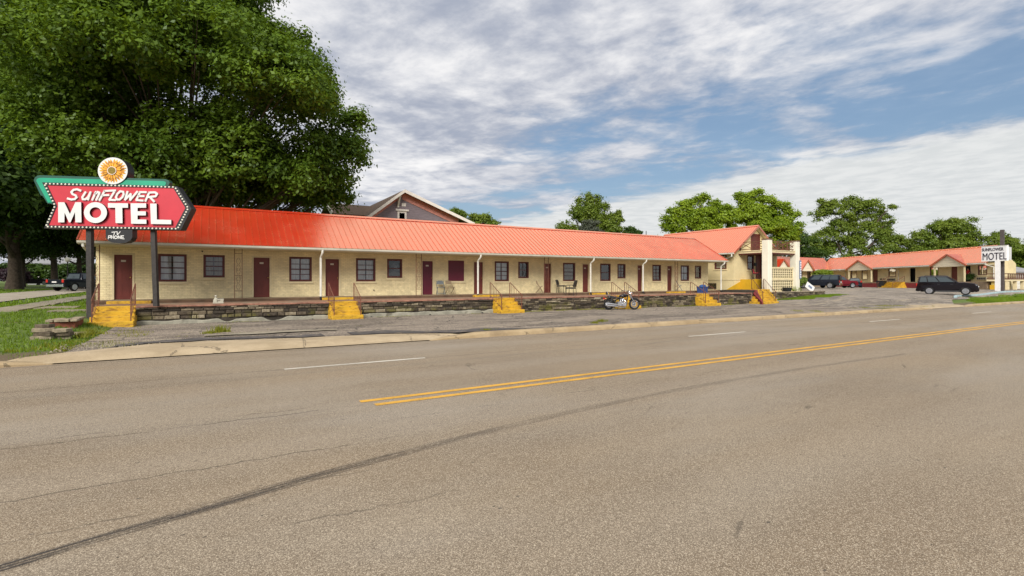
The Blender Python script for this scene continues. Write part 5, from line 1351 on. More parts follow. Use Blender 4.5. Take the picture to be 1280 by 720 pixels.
    mb = MB(); mb.box(x1+.0, x1+.03, -.5, .5, top[-1][1]+.12, top[-1][1]+.32); mb.build('grille', 'plastic_black', v)
    mb = MB(); mb.box(x0-.075 if kind != 'suv' else x0-.03, x0-.0, -.22, .22, .78, .9); mb.build('number_plate', 'sign_white', v)
    if kind == 'suv':
        mb = MB()
        for s_ in (-1, 1): mb.tube([(-1.7,s_*.55,1.76),(-1.6,s_*.55,1.82),(-.1,s_*.55,1.82),(.05,s_*.55,1.76)], .018, 6)
        mb.build('roof_rail', 'car_trim', v)
        mb = MB(); mb.box(-2.2,-2.08,-.55,.55,1.64,1.68); mb.build('spoiler', paint, v)
    if kind == 'pickup':
        mb = MB(); mb.box(-2.42, -.8, -.80, .80, 1.062, 1.068); mb.build('load_bed', 'plastic_black', v)
    return v
x, y = at(1184, 48); vehicle('parked_suv', 'black suv parked alone side on in the lot near the roadside sign', 'car', (x, y, Gz(x, y)+.015), R(-74), 'suv', 'car_black')
x, y = at(1023.5, 69); o = vehicle('parked_truck', 'dark truck with a covered bed parked behind the leaning white board', 'truck', (x, y, Gz(x, y)+.015), R(105), 'shell', 'car_navy')
x, y = at(1046, 71); vehicle('parked_pickup', 'dark red pickup truck parked beside the dark covered truck', 'truck', (x, y, Gz(x, y)+.015), R(-30), 'pickup', 'car_red')
x, y = at(1068, 78); vehicle('parked_car', 'small dark car parked end on just past the red pickup', 'car', (x, y, Gz(x, y)+.015), R(27), 'car', 'car_navy')
x, y = at(101, 48); vehicle('parked_pickup', 'black pickup seen from behind on the side street past the motel corner', 'truck', (x, y, Gz(x, y)+.03), R(54), 'pickup', 'car_navy')
x, y = at(41, 82); vehicle('parked_car', 'dark low car far away under the left trees', 'car', (x, y, Gz(x, y)+.03), R(10), 'car', 'car_black')

# ================================================================ motorcycle
def motorcycle(loc, rz):
    v = thing('motorcycle', 'black and chrome cruiser motorcycle parked against the stone terrace wall', 'motorcycle', loc, rz, local=True)
    fx, rx, rr = .82, -.74, .33
    for x, r, tw in ((fx, .335, .055), (rx, .32, .075)):
        mb = MB(); mb.torus((x,0,r), r-tw, tw, 'y', 30, 8); w = mb.build('wheel', 'rubber', v, smooth=True)
        mb = MB(); mb.torus((x,0,r), r-tw*1.9, .032, 'y', 30, 6); mb.lathe([(.05,-.06),(.06,-.05),(.06,.05),(.05,.06)], (x,0,r), 12, 'y'); mb.build('rim', 'chrome', w, smooth=True)
        mb = MB()
        for k in range(18):
            a = 2*math.pi*k/18; b = a+.35*(1 if k%2 else -1); mb.tube([(x+.05*math.cos(b),.03*(1 if k%2 else -1),r+.05*math.sin(b)),(x+(r-tw*1.9)*math.cos(a),0,r+(r-tw*1.9)*math.sin(a))], .005, 4)
        mb.build('spokes', 'chrome', w)
        mb = MB(); mb.lathe([(.06,.07),(.14,.07),(.14,.078),(.06,.078)], (x,0,r), 20, 'y'); mb.build('brake_disc', 'alloy', w)
    def fender(x, r, a0, a1, w, mat):
        mb = MB(); rings = []
        for a in np.linspace(R(a0), R(a1), 14):
            rings.append([(x+(r-.02)*math.cos(a), -w, r*0+.33+(r-.02)*math.sin(a)), (x+r*math.cos(a), -w*.6, .33+r*math.sin(a)), (x+(r+.012)*math.cos(a), 0, .33+(r+.012)*math.sin(a)), (x+r*math.cos(a), w*.6, .33+r*math.sin(a)), (x+(r-.02)*math.cos(a), w, .33+(r-.02)*math.sin(a)), (x+(r-.03)*math.cos(a), 0, .33+(r-.03)*math.sin(a))])
        mb.rings(rings); mb.build('fender', mat, v, smooth=True)
    fender(fx, .365, 20, 150, .07, 'car_black'); fender(rx, .37, -5, 150, .10, 'car_black')
    mb = MB()
    for s_ in (-1, 1): mb.tube([(fx,s_*.10,.33),(fx-.28,s_*.10,.86),(fx-.34,s_*.10,.97)], [.028,.026,.024], 8)
    mb.build('front_fork', 'chrome', v, smooth=True)
    mb = MB()
    for s_ in (-1, 1):
        mb.tube([(.44,0,.84),(.30,s_*.12,.30),(-.36,s_*.14,.26),(-.46,s_*.13,.50),(-.20,s_*.05,.62),(.42,0,.80)], .022, 6)
        mb.tube([(rx,s_*.15,.33),(-.40,s_*.15,.36)], .025, 6); mb.tube([(-.58,s_*.17,.72),(rx+.02,s_*.17,.36)], .03, 8)
    mb.build('frame', 'plastic_black', v, smooth=True)
    mb = MB(); mb.bbox(-.22, .26, -.13, .13, .24, .44, .04); mb.lathe([(.02,-.2),(.12,-.2),(.13,-.17),(.13,.17),(.12,.2),(.02,.2)], (-.14,0,.36), 18, 'y'); mb.lathe([(.02,-.19),(.10,-.19),(.11,.0),(.10,.19),(.02,.19)], (.15,0,.34), 16, 'y'); eng = mb.build('engine', 'alloy', v, smooth=True)
    for sgn, ang in ((1, 24), (-1, -24)):
        mb = MB(); a = R(ang); ax = Vector((math.sin(a),0,math.cos(a))); c = Vector((.05,0,.40))
        for k in range(7):
            p = c+ax*(.04+k*.032); mb.tube([p, p+ax*.018], .105 if k < 6 else .095, 14)
        mb.tube([c, c+ax*.27], .085, 12); mb.build('cylinder', 'chrome', eng, smooth=True)
    mb = MB(); mb.ball((.06,-.16,.56), (.10,.06,.08), 12, 8); mb.build('air_cleaner', 'chrome', eng, smooth=True)
    for k, (za, zb_) in enumerate(((.30,.36),(.20,.26))):
        mb = MB(); mb.tube([(.18,-.12,.54-.1*k),(.26,-.17,.46-.12*k),(.20,-.19,za-.02),(-.1,-.20,za-.05),(-.35,-.21,zb_-.05)], .024, 8); mb.tube([(-.30,-.21,zb_-.055),(-.36,-.21,zb_-.04),(-1.0,-.22,zb_+.03),(-1.03,-.22,zb_+.035)], [.03,.045,.048,.04], 10); mb.build('exhaust_pipe', 'chrome', v, smooth=True)
    rings = []
    for f, w, h in ((0,.03,.03),(.1,.10,.07),(.35,.15,.115),(.65,.14,.11),(.88,.09,.07),(1,.03,.03)):
        x = .44-f*.56; zc = .83-.05*f; rings.append([(x, w*math.cos(2*math.pi*k/14), zc+h*math.sin(2*math.pi*k/14)*(1 if math.sin(2*math.pi*k/14) > 0 else .6)) for k in range(14)])
    mb = MB(); mb.rings(rings); tk = mb.build('fuel_tank', 'car_black', v, smooth=True)
    m2 = MB(); m2.lathe([(.01,0),(.035,0),(.035,.02),(.01,.025)], (.22,0,.925), 12); m2.build('fuel_cap', 'chrome', tk, smooth=True)
    rings = []
    for x, w, zt, zb_ in ((-.06,.09,.76,.70),(-.2,.14,.73,.66),(-.36,.15,.73,.65),(-.46,.12,.80,.68),(-.62,.11,.83,.72),(-.80,.09,.82,.74)):
        rings.append([(x,-w,zb_),(x,-w,zt-.03),(x,-w*.6,zt),(x,w*.6,zt),(x,w,zt-.03),(x,w,zb_)])
    mb = MB(); mb.rings(rings); mb.build('seat', 'plastic_black', v, smooth=True)
    mb = MB(); mb.tube([(-.74,-.12,.72),(-.86,-.12,1.0),(-.89,-.06,1.06),(-.89,.06,1.06),(-.86,.12,1.0),(-.74,.12,.72)], .013, 6); bk_ = mb.build('backrest', 'chrome', v, smooth=True)
    m2 = MB(); m2.bbox(-.89, -.84, -.10, .10, .90, 1.05, .015); m2.build('pad', 'plastic_black', bk_)
    mb = MB(); mb.tube([(.24,-.40,1.10),(.36,-.30,1.13),(.46,-.14,1.10),(.49,0,.99),(.46,.14,1.10),(.36,.30,1.13),(.24,.40,1.10)], .014, 7); hb = mb.build('handlebar', 'chrome', v, smooth=True)
    for s_ in (-1, 1):
        m2 = MB(); m2.tube([(.20,s_*.43,1.09),(.30,s_*.35,1.12)], .022, 8); m2.build('grip', 'rubber', hb, smooth=True)
        m2 = MB(); m2.tube([(.37,s_*.28,1.13),(.36,s_*.33,1.28)], .007, 5); m2.ball((.36,s_*.35,1.32), (.02,.075,.05), 10, 6); m2.build('mirror', 'chrome', hb, smooth=True)
        m2 = MB(); m2.ball((.55,s_*.19,.95), (.04,.035,.035), 8, 6); m2.build('indicator', 'lamp_amber', v, smooth=True)
        m2 = MB(); m2.ball((-.98,s_*.14,.66), (.04,.035,.035), 8, 6); m2.build('indicator', 'lamp_amber', v, smooth=True)
    mb = MB(); mb.lathe([(.02,-.12),(.07,-.10),(.10,0),(.105,.05),(.09,.06)], (.60,0,.93), 16, 'x'); hl = mb.build('headlight', 'chrome', v, smooth=True)
    m2 = MB(); m2.lathe([(.01,.075),(.06,.07),(.09,.06)], (.60,0,.93), 16, 'x'); m2.build('lens', 'lamp_clear', hl, smooth=True)
    mb = MB(); mb.bbox(-1.08, -1.0, -.05, .05, .62, .72, .015); mb.build('tail_light', 'tail_red', v)
    mb = MB(); mb.tube([(-.05,.16,.25),(-.08,.34,.01)], .014, 6); mb.build('side_stand', 'plastic_black', v)
    for c in v.children: pass
    return v
mx, my = S(134, 21.9), 21.75
motorcycle((mx, my, Gz(mx, my)+.014), R(-22))

# ================================================================ chairs and small things on the terrace
def folding_chair(label, loc, rz, mat, group):
    v = thing('folding_chair', label, 'chair', loc, rz, group, local=True)
    for s_ in (-1, 1):
        mb = MB(); mb.tube([(s_*.21,-.24,0),(s_*.21,.02,.42),(s_*.20,.16,.62),(s_*.19,.20,.80)], .018, 6); mb.build('front_leg', mat, v, smooth=True)
        mb = MB(); mb.tube([(s_*.20,.26,0),(s_*.20,-.12,.43)], .018, 6); mb.build('rear_leg', mat, v, smooth=True)
    mb = MB(); mb.bbox(-.20, .20, -.20, .19, .425, .45, .02); mb.build('seat', mat, v)
    mb = MB(); mb.rings([[(-.19,.165,.60),(.19,.165,.60),(.185,.20,.74),(.12,.215,.81),(-.12,.215,.81),(-.185,.20,.74)],[(-.19,.185,.60),(.19,.185,.60),(.185,.22,.74),(.12,.235,.81),(-.12,.235,.81),(-.185,.22,.74)]]); mb.build('backrest', mat, v)
    mb = MB(); mb.tube([(-.2,.2,.09),(.2,.2,.09)], .010, 6); mb.tube([(-.21,-.2,.07),(.21,-.2,.07)], .010, 6); mb.build('stretcher', mat, v)
    return v
grp = 'chairs standing on the terrace'
cx = lambda X, D: S(X-640, D)
folding_chair('grey folding chair right beside the plum door', (cx(550.8,26.55), 26.55, ZA), R(-12), 'chair_grey', grp)
folding_chair('tan folding chair under the boarded window', (cx(562.8,26.5), 26.5, ZA), R(10), 'chair_tan', grp)
folding_chair('tan folding chair turned sideways near the door with two iron rods', (cx(674.5,26.45), 26.45, ZA), R(50), 'chair_tan', grp)
folding_chair('dull metal folding chair near the blue tub at the far end', (cx(849,26.4), 26.4, ZA), R(40), 'chair_grey', grp)
def black_chair(label, loc, rz, arms):
    v = thing('office_chair' if arms else 'stacking_chair', label, 'chair', loc, rz, grp, local=True); w = .31 if arms else .23
    for sx_ in (-1, 1):
        for sy in (-1, 1):
            mb = MB(); mb.tube([(sx_*w,sy*.25,0),(sx_*(w-.02),sy*.22,.44)], .015, 6); mb.build('leg', 'plastic_black', v, smooth=True)
        if arms:
            mb = MB(); mb.tube([(sx_*(w+.02),-.2,.44),(sx_*(w+.03),-.2,.64),(sx_*(w+.03),.18,.66),(sx_*w,.24,.60)], .022, 7); mb.build('armrest', 'plastic_black', v, smooth=True)
    mb = MB(); mb.bbox(-w, w, -.26, .24, .42, .50, .03); mb.build('seat', 'plastic_black', v)
    h = .95 if arms else .86
    mb = MB(); P_ = lambda z, y0, ww: [(-ww,y0,z),(ww,y0,z),(ww,y0+.05,z),(-ww,y0+.05,z)]; mb.rings([P_(.52,.20,w*.92),P_(.7,.23,w),P_(h-.06,.28,w*.95),P_(h,.29,w*.75)]); mb.build('backrest', 'plastic_black', v, smooth=True)
    return v
black_chair('black stacking chair without arms near the front of the window', (cx(701.5,26.4), 26.4, ZA), R(35), False)
black_chair('black padded armchair at the terrace edge facing the motel door', (cx(714,24.9), 24.9, ZB+.005), R(215), True)
x = cx(945, 25.6); v = black_chair('porch chair with a red patterned cushion beside the office door', (x, 25.6, 1.865), R(20), False); del v['group']
mb = MB(); mb.bbox(-.21, .21, -.22, .2, .50, .56, .02); mb.slab([(-.2,.17,.55),(.2,.17,.55),(.19,.22,.84),(-.19,.22,.84)], [(-.2,.14,.55),(.2,.14,.55),(.19,.19,.84),(-.19,.19,.84)]); mb.build('cushion', 'cushion_red', v)
# garden ornament
x = cx(273, 24.2); v = thing('garden_ornament', 'small white garden ornament on the terrace edge below the small window', 'ornament', (x, 24.2, ZB), 0)
def orn(px_, py_, pz_): return (x+px_*.72, 24.2+py_*.72, ZB+pz_*.72)
mb = MB(); mb.rings([[orn(a, b, z) for a, b in ((-.28,-.15),(.26,-.15),(.26,.15),(-.28,.15))] for z in (0, .06)]); mb.build('base', 'statue', v)
mb = MB(); mb.rings([[orn(-.13+r_*math.cos(k*.63), r_*math.sin(k*.63), z) for k in range(10)] for r_, z in ((.13,.06),(.14,.14),(.09,.27),(.05,.33),(.03,.35))]); mb.ball(orn(-.13,-.02,.41), .047, 8, 6); mb.tube([orn(-.1,-.08,.28),orn(0,-.14,.2),orn(.08,-.1,.2)], .022, 6); mb.build('figure', 'statue', v, smooth=True)
mb = MB(); mb.rings([[orn(a, b, .06) for a, b in ((-.02,-.1),(.24,-.1),(.24,.12),(-.02,.12))],[orn(a, b, .26) for a, b in ((0,-.12),(.27,-.12),(.27,.14),(0,.14))]]); mb.build('basket', 'statue', v)
# blue tub
x = cx(878, 25.2); v = thing('plastic_tub', 'blue plastic tub with a crumpled cover at the far end of the terrace', 'tub', (x, 25.2, ZB), .2, local=True)
mb = MB(); mb.rings([[(sx_*a,sy*b,z) for sx_, sy in ((-1,-.8),(-.8,-1),(.8,-1),(1,-.8),(1,.8),(.8,1),(-.8,1),(-1,.8))] for a, b, z in ((.36,.26,.0),(.42,.30,.42),(.45,.33,.42),(.45,.33,.47))]); mb.build('tub', 'plastic_blue', v)
mb = MB(); mb.ball((.05,0,.47), (.36,.25,.16), 10, 6); mb.build('cover', 'plastic_blue', v)
# planter by the office columns
x = S(984-640, 23.55); v = thing('planter_tub', 'black planter tub in front of the breeze block screen', 'planter', (x, 23.55, .865), 0, local=True)
mb = MB(); mb.rings([[(sx_*a,sy*b,z) for sx_, sy in ((-1,-1),(1,-1),(1,1),(-1,1))] for a, b, z in ((.30,.15,0),(.36,.19,.26),(.38,.21,.26),(.38,.21,.31),(.33,.17,.30),(.32,.16,.26))]); mb.build('pot', 'plastic_black', v)
# leaning white board
x, y = at(1009, 56); zg = Gz(x, y); v = thing('leaning_board', 'tilted white notice board leaning in front of the dark covered truck', 'board', (x, y, zg), R(-31)+R(8), local=True)
mb = MB(); q = Matrix.Rotation(R(35), 4, 'Y'); P_ = [q @ Vector(p) for p in ((-.55,0,.35),(.55,0,.35),(.55,.12,1.05),(-.55,.12,1.05))]; mb.slab([p for p in P_], [p+Vector((0,.05,0)) for p in P_]); bd_ = mb.build('panel', 'sign_white', v)
mb = MB(); P2 = [q @ Vector(p) for p in ((-.30,-.01,.62),(.25,-.01,.6),(.22,.015,.80),(-.28,.015,.82))]; mb.slab(P2, [p+Vector((0,.006,0)) for p in P2]); mb.build('dark_marking', 'board_blue', bd_)
mb = MB(); mb.tube([(-.2,.1,.5),(-.2,.45,0)], .02, 6); mb.tube([(.35,.1,.3),(.35,.42,0)], .02, 6); mb.tube([(.1,.03,.4),(.15,-.05,0)], .02, 6); mb.build('leg', 'chrome', v)
# far bin by the wing steps
px_ = we.p(15.95, .4, 0); v = thing('rubbish_bin', 'dark rubbish bin beside the broad yellow steps of the angled wing', 'bin', (px_[0]-.6, px_[1], Gz(px_[0], px_[1])), 0, local=True)
mb = MB(); mb.rings([[(sx_*a,sy*a,z) for sx_, sy in ((-1,-1),(1,-1),(1,1),(-1,1))] for a, z in ((.42,0),(.5,1.0))]); mb.build('bin_body', 'plastic_black', v); mb = MB(); mb.box(-.55,.55,-.55,.55,1.0,1.08); mb.build('lid', 'plastic_black', v)
# street lamp
x, y = at(84.5, 50); zg = Gz(x, y); v = thing('street_lamp', 'white globe lamp on a thin dark post behind the black pickup', 'lamp', (x, y, zg), 0, local=True)
mb = MB(); mb.lathe([(.12,0),(.12,.2),(.05,.35),(.04,2.75),(.07,2.8),(.07,2.9)], (0,0,0), 10); mb.build('post', 'iron_dark', v, smooth=True); mb = MB(); mb.ball((0,0,3.1), .24, 14, 10); mb.build('globe', 'white_trim', v, smooth='all')
# low brick planter and loose flat stones on the lawn
v = thing('brick_planter', 'low red brick planter with stone capping between the lawn and the first steps', 'planter', (-3.95, 20.9, .2))
mb = MB(); mb.slab([(-4.3,20.55,.1),(-3.72,20.65,.05),(-3.72,20.65,.50),(-4.3,20.55,.50)],[(-4.3,21.5,.1),(-3.72,21.9,.05),(-3.72,21.9,.50),(-4.3,21.5,.50)]); mb.build('brick_base', 'brick_red', v)
rnd = random.Random(5)
mb = MB()
for k in range(4):
    x = -4.4+k*.19; mb.bbox(x+rnd.uniform(-.02,.02), x+.185, 20.5+rnd.uniform(-.06,.05), 21.0, .50, .555+rnd.uniform(0,.02), .015)
mb.bbox(-4.36, -4.1, 21.01, 21.6, .50, .56, .015); mb.bbox(-3.95, -3.68, 21.01, 22.0, .50, .565, .015); mb.build('capping', 'stone_tan', v)
st_ = [(-3.98,18.35,.46,.42,0),(-3.58,18.5,.36,.40,0),(-3.92,18.35,.42,.38,1),(-3.56,18.45,.38,.36,1),(-3.98,18.4,.44,.36,2),(-3.6,18.4,.40,.34,2),(-3.95,18.42,.30,.26,3),(-3.4,19.4,.5,.2,0)]
words = ['widest flat stone at the bottom left of the pile','flat stone at the bottom right of the pile','broad second layer stone at the left of the pile','second layer stone at the right of the pile','third layer stone at the left of the pile','third layer stone at the right of the pile','small pale stone on top of the pile','single flat stone lying on the ground next to the pile']
for k, (x, y, w, d_, lv) in enumerate(st_):
    zg = Gz(x, y)-.05+lv*.102; mb = MB(); n = 7; rg = []
    ro = rnd.uniform(-.5,.5); q_ = [(-.5,-.45),(.1,-.52),(.5,-.4),(.55,.1),(.42,.5),(-.1,.46),(-.52,.4)]
    base_ = [(x+w*(a*math.cos(ro)-b*math.sin(ro))*rnd.uniform(.85,1.15), y+d_*(a*math.sin(ro)+b*math.cos(ro))*rnd.uniform(.85,1.15)) for a, b in q_]
    for f, h in ((.97,0),(1.0,.012),(1.0,.09),(.97,.10)): rg.append([(x+(a-x)*f, y+(b-y)*f, zg+h+rnd.uniform(-.004,.004)) for a, b in base_])
    mb.rings(rg); tag(mb.build('flat_stone', 'wall_stone' if lv % 2 else 'stone_tan'), words[k], 'stone', 'loose flat stones on the lawn')
# person in the dark doorway
def person(loc, rz):
    J = {'pel':(0,0,.95),'ab':(0,0,1.1),'ch':(0,.01,1.32),'nk':(0,0,1.5),'hd':(0,-.02,1.62),'ht':(0,-.02,1.74),'sl':(.18,0,1.42),'el':(.24,-.03,1.15),'wl':(.20,-.18,.98),'hl':(.18,-.25,.95),'sr':(-.18,0,1.42),'er':(-.24,.02,1.15),'wr':(-.23,-.05,.90),'hr':(-.23,-.07,.81),'jl':(.10,0,.9),'kl':(.11,-.03,.5),'al':(.11,0,.09),'fl':(.12,-.18,.04),'jr':(-.10,0,.9),'kr':(-.11,-.02,.5),'ar':(-.12,.02,.09),'fr':(-.13,-.16,.04)}
    rad = {'pel':.15,'ab':.14,'ch':.165,'nk':.055,'hd':.09,'ht':.075,'sl':.075,'el':.05,'wl':.035,'hl':.04,'sr':.075,'er':.05,'wr':.035,'hr':.04,'jl':.10,'kl':.07,'al':.045,'fl':.04,'jr':.10,'kr':.07,'ar':.045,'fr':.04}
    E = [('pel','ab'),('ab','ch'),('ch','nk'),('nk','hd'),('hd','ht'),('ch','sl'),('sl','el'),('el','wl'),('wl','hl'),('ch','sr'),('sr','er'),('er','wr'),('wr','hr'),('pel','jl'),('jl','kl'),('kl','al'),('al','fl'),('pel','jr'),('jr','kr'),('kr','ar'),('ar','fr')]
    ks = list(J); me = bpy.data.meshes.new('skeleton'); me.from_pydata([J[k] for k in ks], [(ks.index(a), ks.index(b)) for a, b in E], [])
    ob = bpy.data.objects.new('skeleton', me); COL.objects.link(ob)
    ob.modifiers.new('s', 'SKIN'); ob.modifiers.new('u', 'SUBSURF').levels = 1
    for i, k in enumerate(ks): me.skin_vertices[0].data[i].radius = (rad[k],)*2
    me.skin_vertices[0].data[0].use_root = True
    bpy.context.view_layer.update(); body = bpy.data.meshes.new_from_object(ob.evaluated_get(bpy.context.evaluated_depsgraph_get())); bpy.data.objects.remove(ob)
    body.materials.clear()
    for m_ in ('skin', 'cloth_red', 'cloth_dark'): body.materials.append(M[m_])
    for p in body.polygons:
        z = p.center.z; p.material_index = 0 if z > 1.47 or (abs(p.center.x) > .185 and z < 1.2 and z > .7) else (1 if z > .98 else 2); p.use_smooth = True
    v = thing('person', 'person in a red top standing in the dark open doorway', 'person', loc, rz, local=True)
    o = bpy.data.objects.new('body', body); COL.objects.link(o); o.parent = v
    mb = MB(); mb.ball((0,.0,1.71), (.10,.105,.085), 10, 6); mb.build('hair', 'cloth_dark', v, smooth=True)
q = ff.p((tx(1203)+tx(1194))/2-.25, .1, zF); person(q, math.atan2(N_[1], N_[0])+math.pi/2)

# ================================================================ trees
def leaf_cloud(seed, lobes, n_clump, per, leaf, spread, thr=0.0, flat=.65):
    rng = np.random.default_rng(seed); lob = np.array(lobes, float)
    area = (lob[:,3]*lob[:,4]+lob[:,3]*lob[:,5]+lob[:,4]*lob[:,5]); p = area/area.sum()
    k = rng.choice(len(lob), n_clump, p=p)
    d = rng.normal(size=(n_clump,3)); d /= np.linalg.norm(d,axis=1)[:,None]; d[:,2] = np.where(d[:,2] < -.55, -d[:,2], d[:,2])
    r = 1-np.abs(rng.normal(0,.26,n_clump)); r = np.clip(r,.15,1.08)
    c = lob[k,:3]+d*lob[k,3:6]*r[:,None]
    if thr:
        h = np.sin(c[:,0]*1.1+c[:,1]*.7+seed)+np.sin(c[:,1]*1.3-c[:,2]*.9)+np.sin(c[:,2]*1.2+c[:,0]*.5); keep = h > -3+thr; c, d = c[keep], d[keep]
    n = len(c); szc = rng.uniform(.55,1.25,n)
    L_ = rng.normal(size=(n,per,3))*np.array([1,1,flat])*(spread*szc)[:,None,None]+c[:,None,:]
    nr = d[:,None,:]*.35+(L_-c[:,None,:])/(spread*szc)[:,None,None]*.45+np.array([0,0,.6])+rng.normal(size=(n,per,3))*.42
    L_ = L_.reshape(-1,3); nr = nr.reshape(-1,3); nr /= np.linalg.norm(nr,axis=1)[:,None]
    a = rng.normal(size=nr.shape); t1 = np.cross(nr,a); t1 /= np.linalg.norm(t1,axis=1)[:,None]; t2 = np.cross(nr,t1)
    s_ = (leaf*rng.uniform(.55,1.25,len(L_)))[:,None]; fold = nr*s_*.18
    V = np.stack([L_-t1*s_*.5, L_+t2*s_*.34-fold, L_+t1*s_*.62, L_-t2*s_*.34-fold],axis=1).reshape(-1,3)
    return V
def limbs(mb, base, height, r, lobes, seed, lean=(0,0), nb=None):
    rnd = random.Random(seed); n = 9; pts = []; rad = []
    for i in range(n+1):
        f = i/n; pts.append((base[0]+lean[0]*f+.12*r*6*math.sin(f*5+seed)*f, base[1]+lean[1]*f+.1*r*6*math.cos(f*4+seed)*f, base[2]+height*f)); rad.append(r*(1.35 if i == 0 else 1)*(1-.72*f))
    mb.tube(pts, rad, 10)
    for lb_ in lobes:
        c = Vector(lb_[:3]); f = max(.3, min(.9, (c.z-base[2])/height*.62)); i = int(f*n); s_ = Vector(pts[i]); e = s_.lerp(c, .9); m_ = s_.lerp(e, .5)+Vector((rnd.uniform(-.4,.4), rnd.uniform(-.4,.4), -.12*(e-s_).length))
        rr = rad[i]*.6; mb.tube([s_, s_.lerp(m_,.5)+Vector((0,0,-.05)), m_, m_.lerp(e,.55), e], [rr, rr*.8, rr*.6, rr*.4, rr*.15], 7)
        for _ in range(3):
            dv = Vector((rnd.uniform(-1,1), rnd.uniform(-1,1), rnd.uniform(-.2,1))).normalized()*lb_[3]*.8; mb.tube([m_, m_.lerp(c+dv,.6)+Vector((0,0,.2)), c+dv], [rr*.4, rr*.22, rr*.06], 5)
def tree(name, label, loc, h, r, lobes, seed, mat, n_clump, per, leaf, spread, thr=0.0, group='trees around the motel', lean=(0,0), flat=.65, cat='tree', every=1):
    v = thing(name, label, cat, loc, 0, group, local=True)
    mb = MB(); limbs(mb, (0,0,-.2), h, r, lobes[::every], seed, lean); mb.build('trunk', 'bark', v, smooth=True)
    V = leaf_cloud(seed, lobes, n_clump, per, leaf, spread, thr, flat); npmesh('crown', V, 4, mat, v)
    return v
def camdir(r_, f_, u): return (r_*CS+f_*SN, -r_*SN+f_*CS, u)
# the big maple behind the left end of the row (lobes: right, forward, up, radii)
bx, by = at(240, 34); zg = Gz(bx, by)
L1 = [(0,0,16.5,7.2),(6.6,-2,11.2,4.9),(4.6,0,15.6,4.7),(.5,-1,23.5,7.8),(-5.6,-1,12,5.2),(-7.8,1,17.5,5.6),(3.2,-4.5,9.4,4.0),(-.5,3,10,5.5),(9.4,-1,9.4,3.0),(0,-6.0,15,5.0),(7.0,1,15.2,2.9),(10.4,0,11.6,2.0),(-3.5,-5,9.5,4.2),(9.2,.5,7.2,1.7),(2.5,2,8.2,4.0),(6.0,0,8.2,3.2),(8.8,1,8.0,2.4),(-4,1,8.6,4.4),(0,2,7.6,3.4),(4.5,4,7.4,3.0),(10.6,-.5,9.8,1.6),(8.6,0,13.4,2.0),(8,-6,12.5,3.2),(9.5,-7,12.3,2.8),(5,-7,13.8,3.8),(1,-8,13.5,4.2),(-3,-7,13,4),(1.5,-5,8.2,3.2),(6,-5,8.4,2.8),(9.3,-3,7.9,2.1),(-2,-5,8.6,3.4),(3.5,1,7.8,3.0),(7.5,1,7.6,2.4),(.5,-3,7.7,2.6),(3.5,-3,7.7,2.6),(6.2,-3,7.5,2.4),(-2.5,-2,7.8,2.6)]
rnd = random.Random(12); L0 = L1; L1 = []
for a, b, c, r_ in L0:
    L1.append((*camdir(a,b,c), r_*.78, r_*.78, r_*.66))
    for k in range(7):
        th = rnd.uniform(0, 6.28); ph = rnd.uniform(-.5, 1.3); q = r_*rnd.uniform(.62,.95); r2 = r_*rnd.uniform(.22,.40)
        L1.append((*camdir(a+q*math.cos(th)*math.cos(ph), b+q*math.sin(th)*math.cos(ph), c+q*math.sin(ph)*.85), r2, r2, r2*.75))
tree('maple_tree', 'huge dense maple spreading over the left end of the red roof', (bx, by, zg), 15, .42, L1, 5, 'leaf_maple', 12500, 26, .235, .33, 1.0, lean=(-1.0,.5), every=8)
L2 = [(*camdir(a,b,c), r_, r_, r_*.9) for a, b, c, r_ in [(0,0,13,6.5),(-4,-1,18,6.5),(4,1,17.5,5.5),(0,0,23.5,6.5),(5,-2,10,4.0),(-6,0,9.5,4.5),(2,-3,7.2,3.2)]]
x, y = at(18, 54); tree('oak_tree', 'tall dark tree at the far left edge with a thick bare lower trunk', (x, y, Gz(x, y)), 16, .62, L2, 8, 'leaf_dark', 2700, 30, .36, .75, 1.2)
proto = tree('shade_tree', 'broad dark tree with a slim trunk behind the columned house lamp', (*at(68, 64), Gz(*at(68, 64))), 12, .40, [(0,0,10,5,5,4.2),(-3.5,1,8.5,3.8,3.8,3.2),(3.5,-1,9,4,4,3.4),(0,0,14,4.2,4.2,3.6),(1.5,2,6.5,3.4,3.4,2.4),(-2,-2,6.3,3,3,2.2)], 21, 'leaf_dark', 1500, 26, .36, .7, .9)
for X, Z, s_, rz, lb_ in ((28,66,.75,2.0,'low dark tree between the oak and the columned house'),(-20,60,.9,3.3,'low dark tree left of the oak trunk'),(100,58,.72,5.5,'small dark tree whose branches hang over the globe lamp'),(-40,46,1.5,1,'dark tree filling the left edge in front of the oak'),(112,72,1.15,2.2,'dark tree directly behind the black pickup'),(40,98,1.25,4,'dark tree far behind the low dark car'),(150,60,1.1,5,'dark tree hidden behind the left sign'),(-10,90,1.4,2.9,'dark tree at the far end of the side street'),(20,118,1.5,.4,'distant dark tree beyond the oak trunk'),(58,124,1.5,1.9,'distant dark tree behind the columned house roof'),(92,122,1.4,3.7,'distant dark tree right of the columned house'),(128,116,1.5,5.2,'distant dark tree behind the corner of the motel')):
    x, y = at(X, Z); dup(proto, (x, y, Gz(x, y)), rz, lb_, scale=s_)
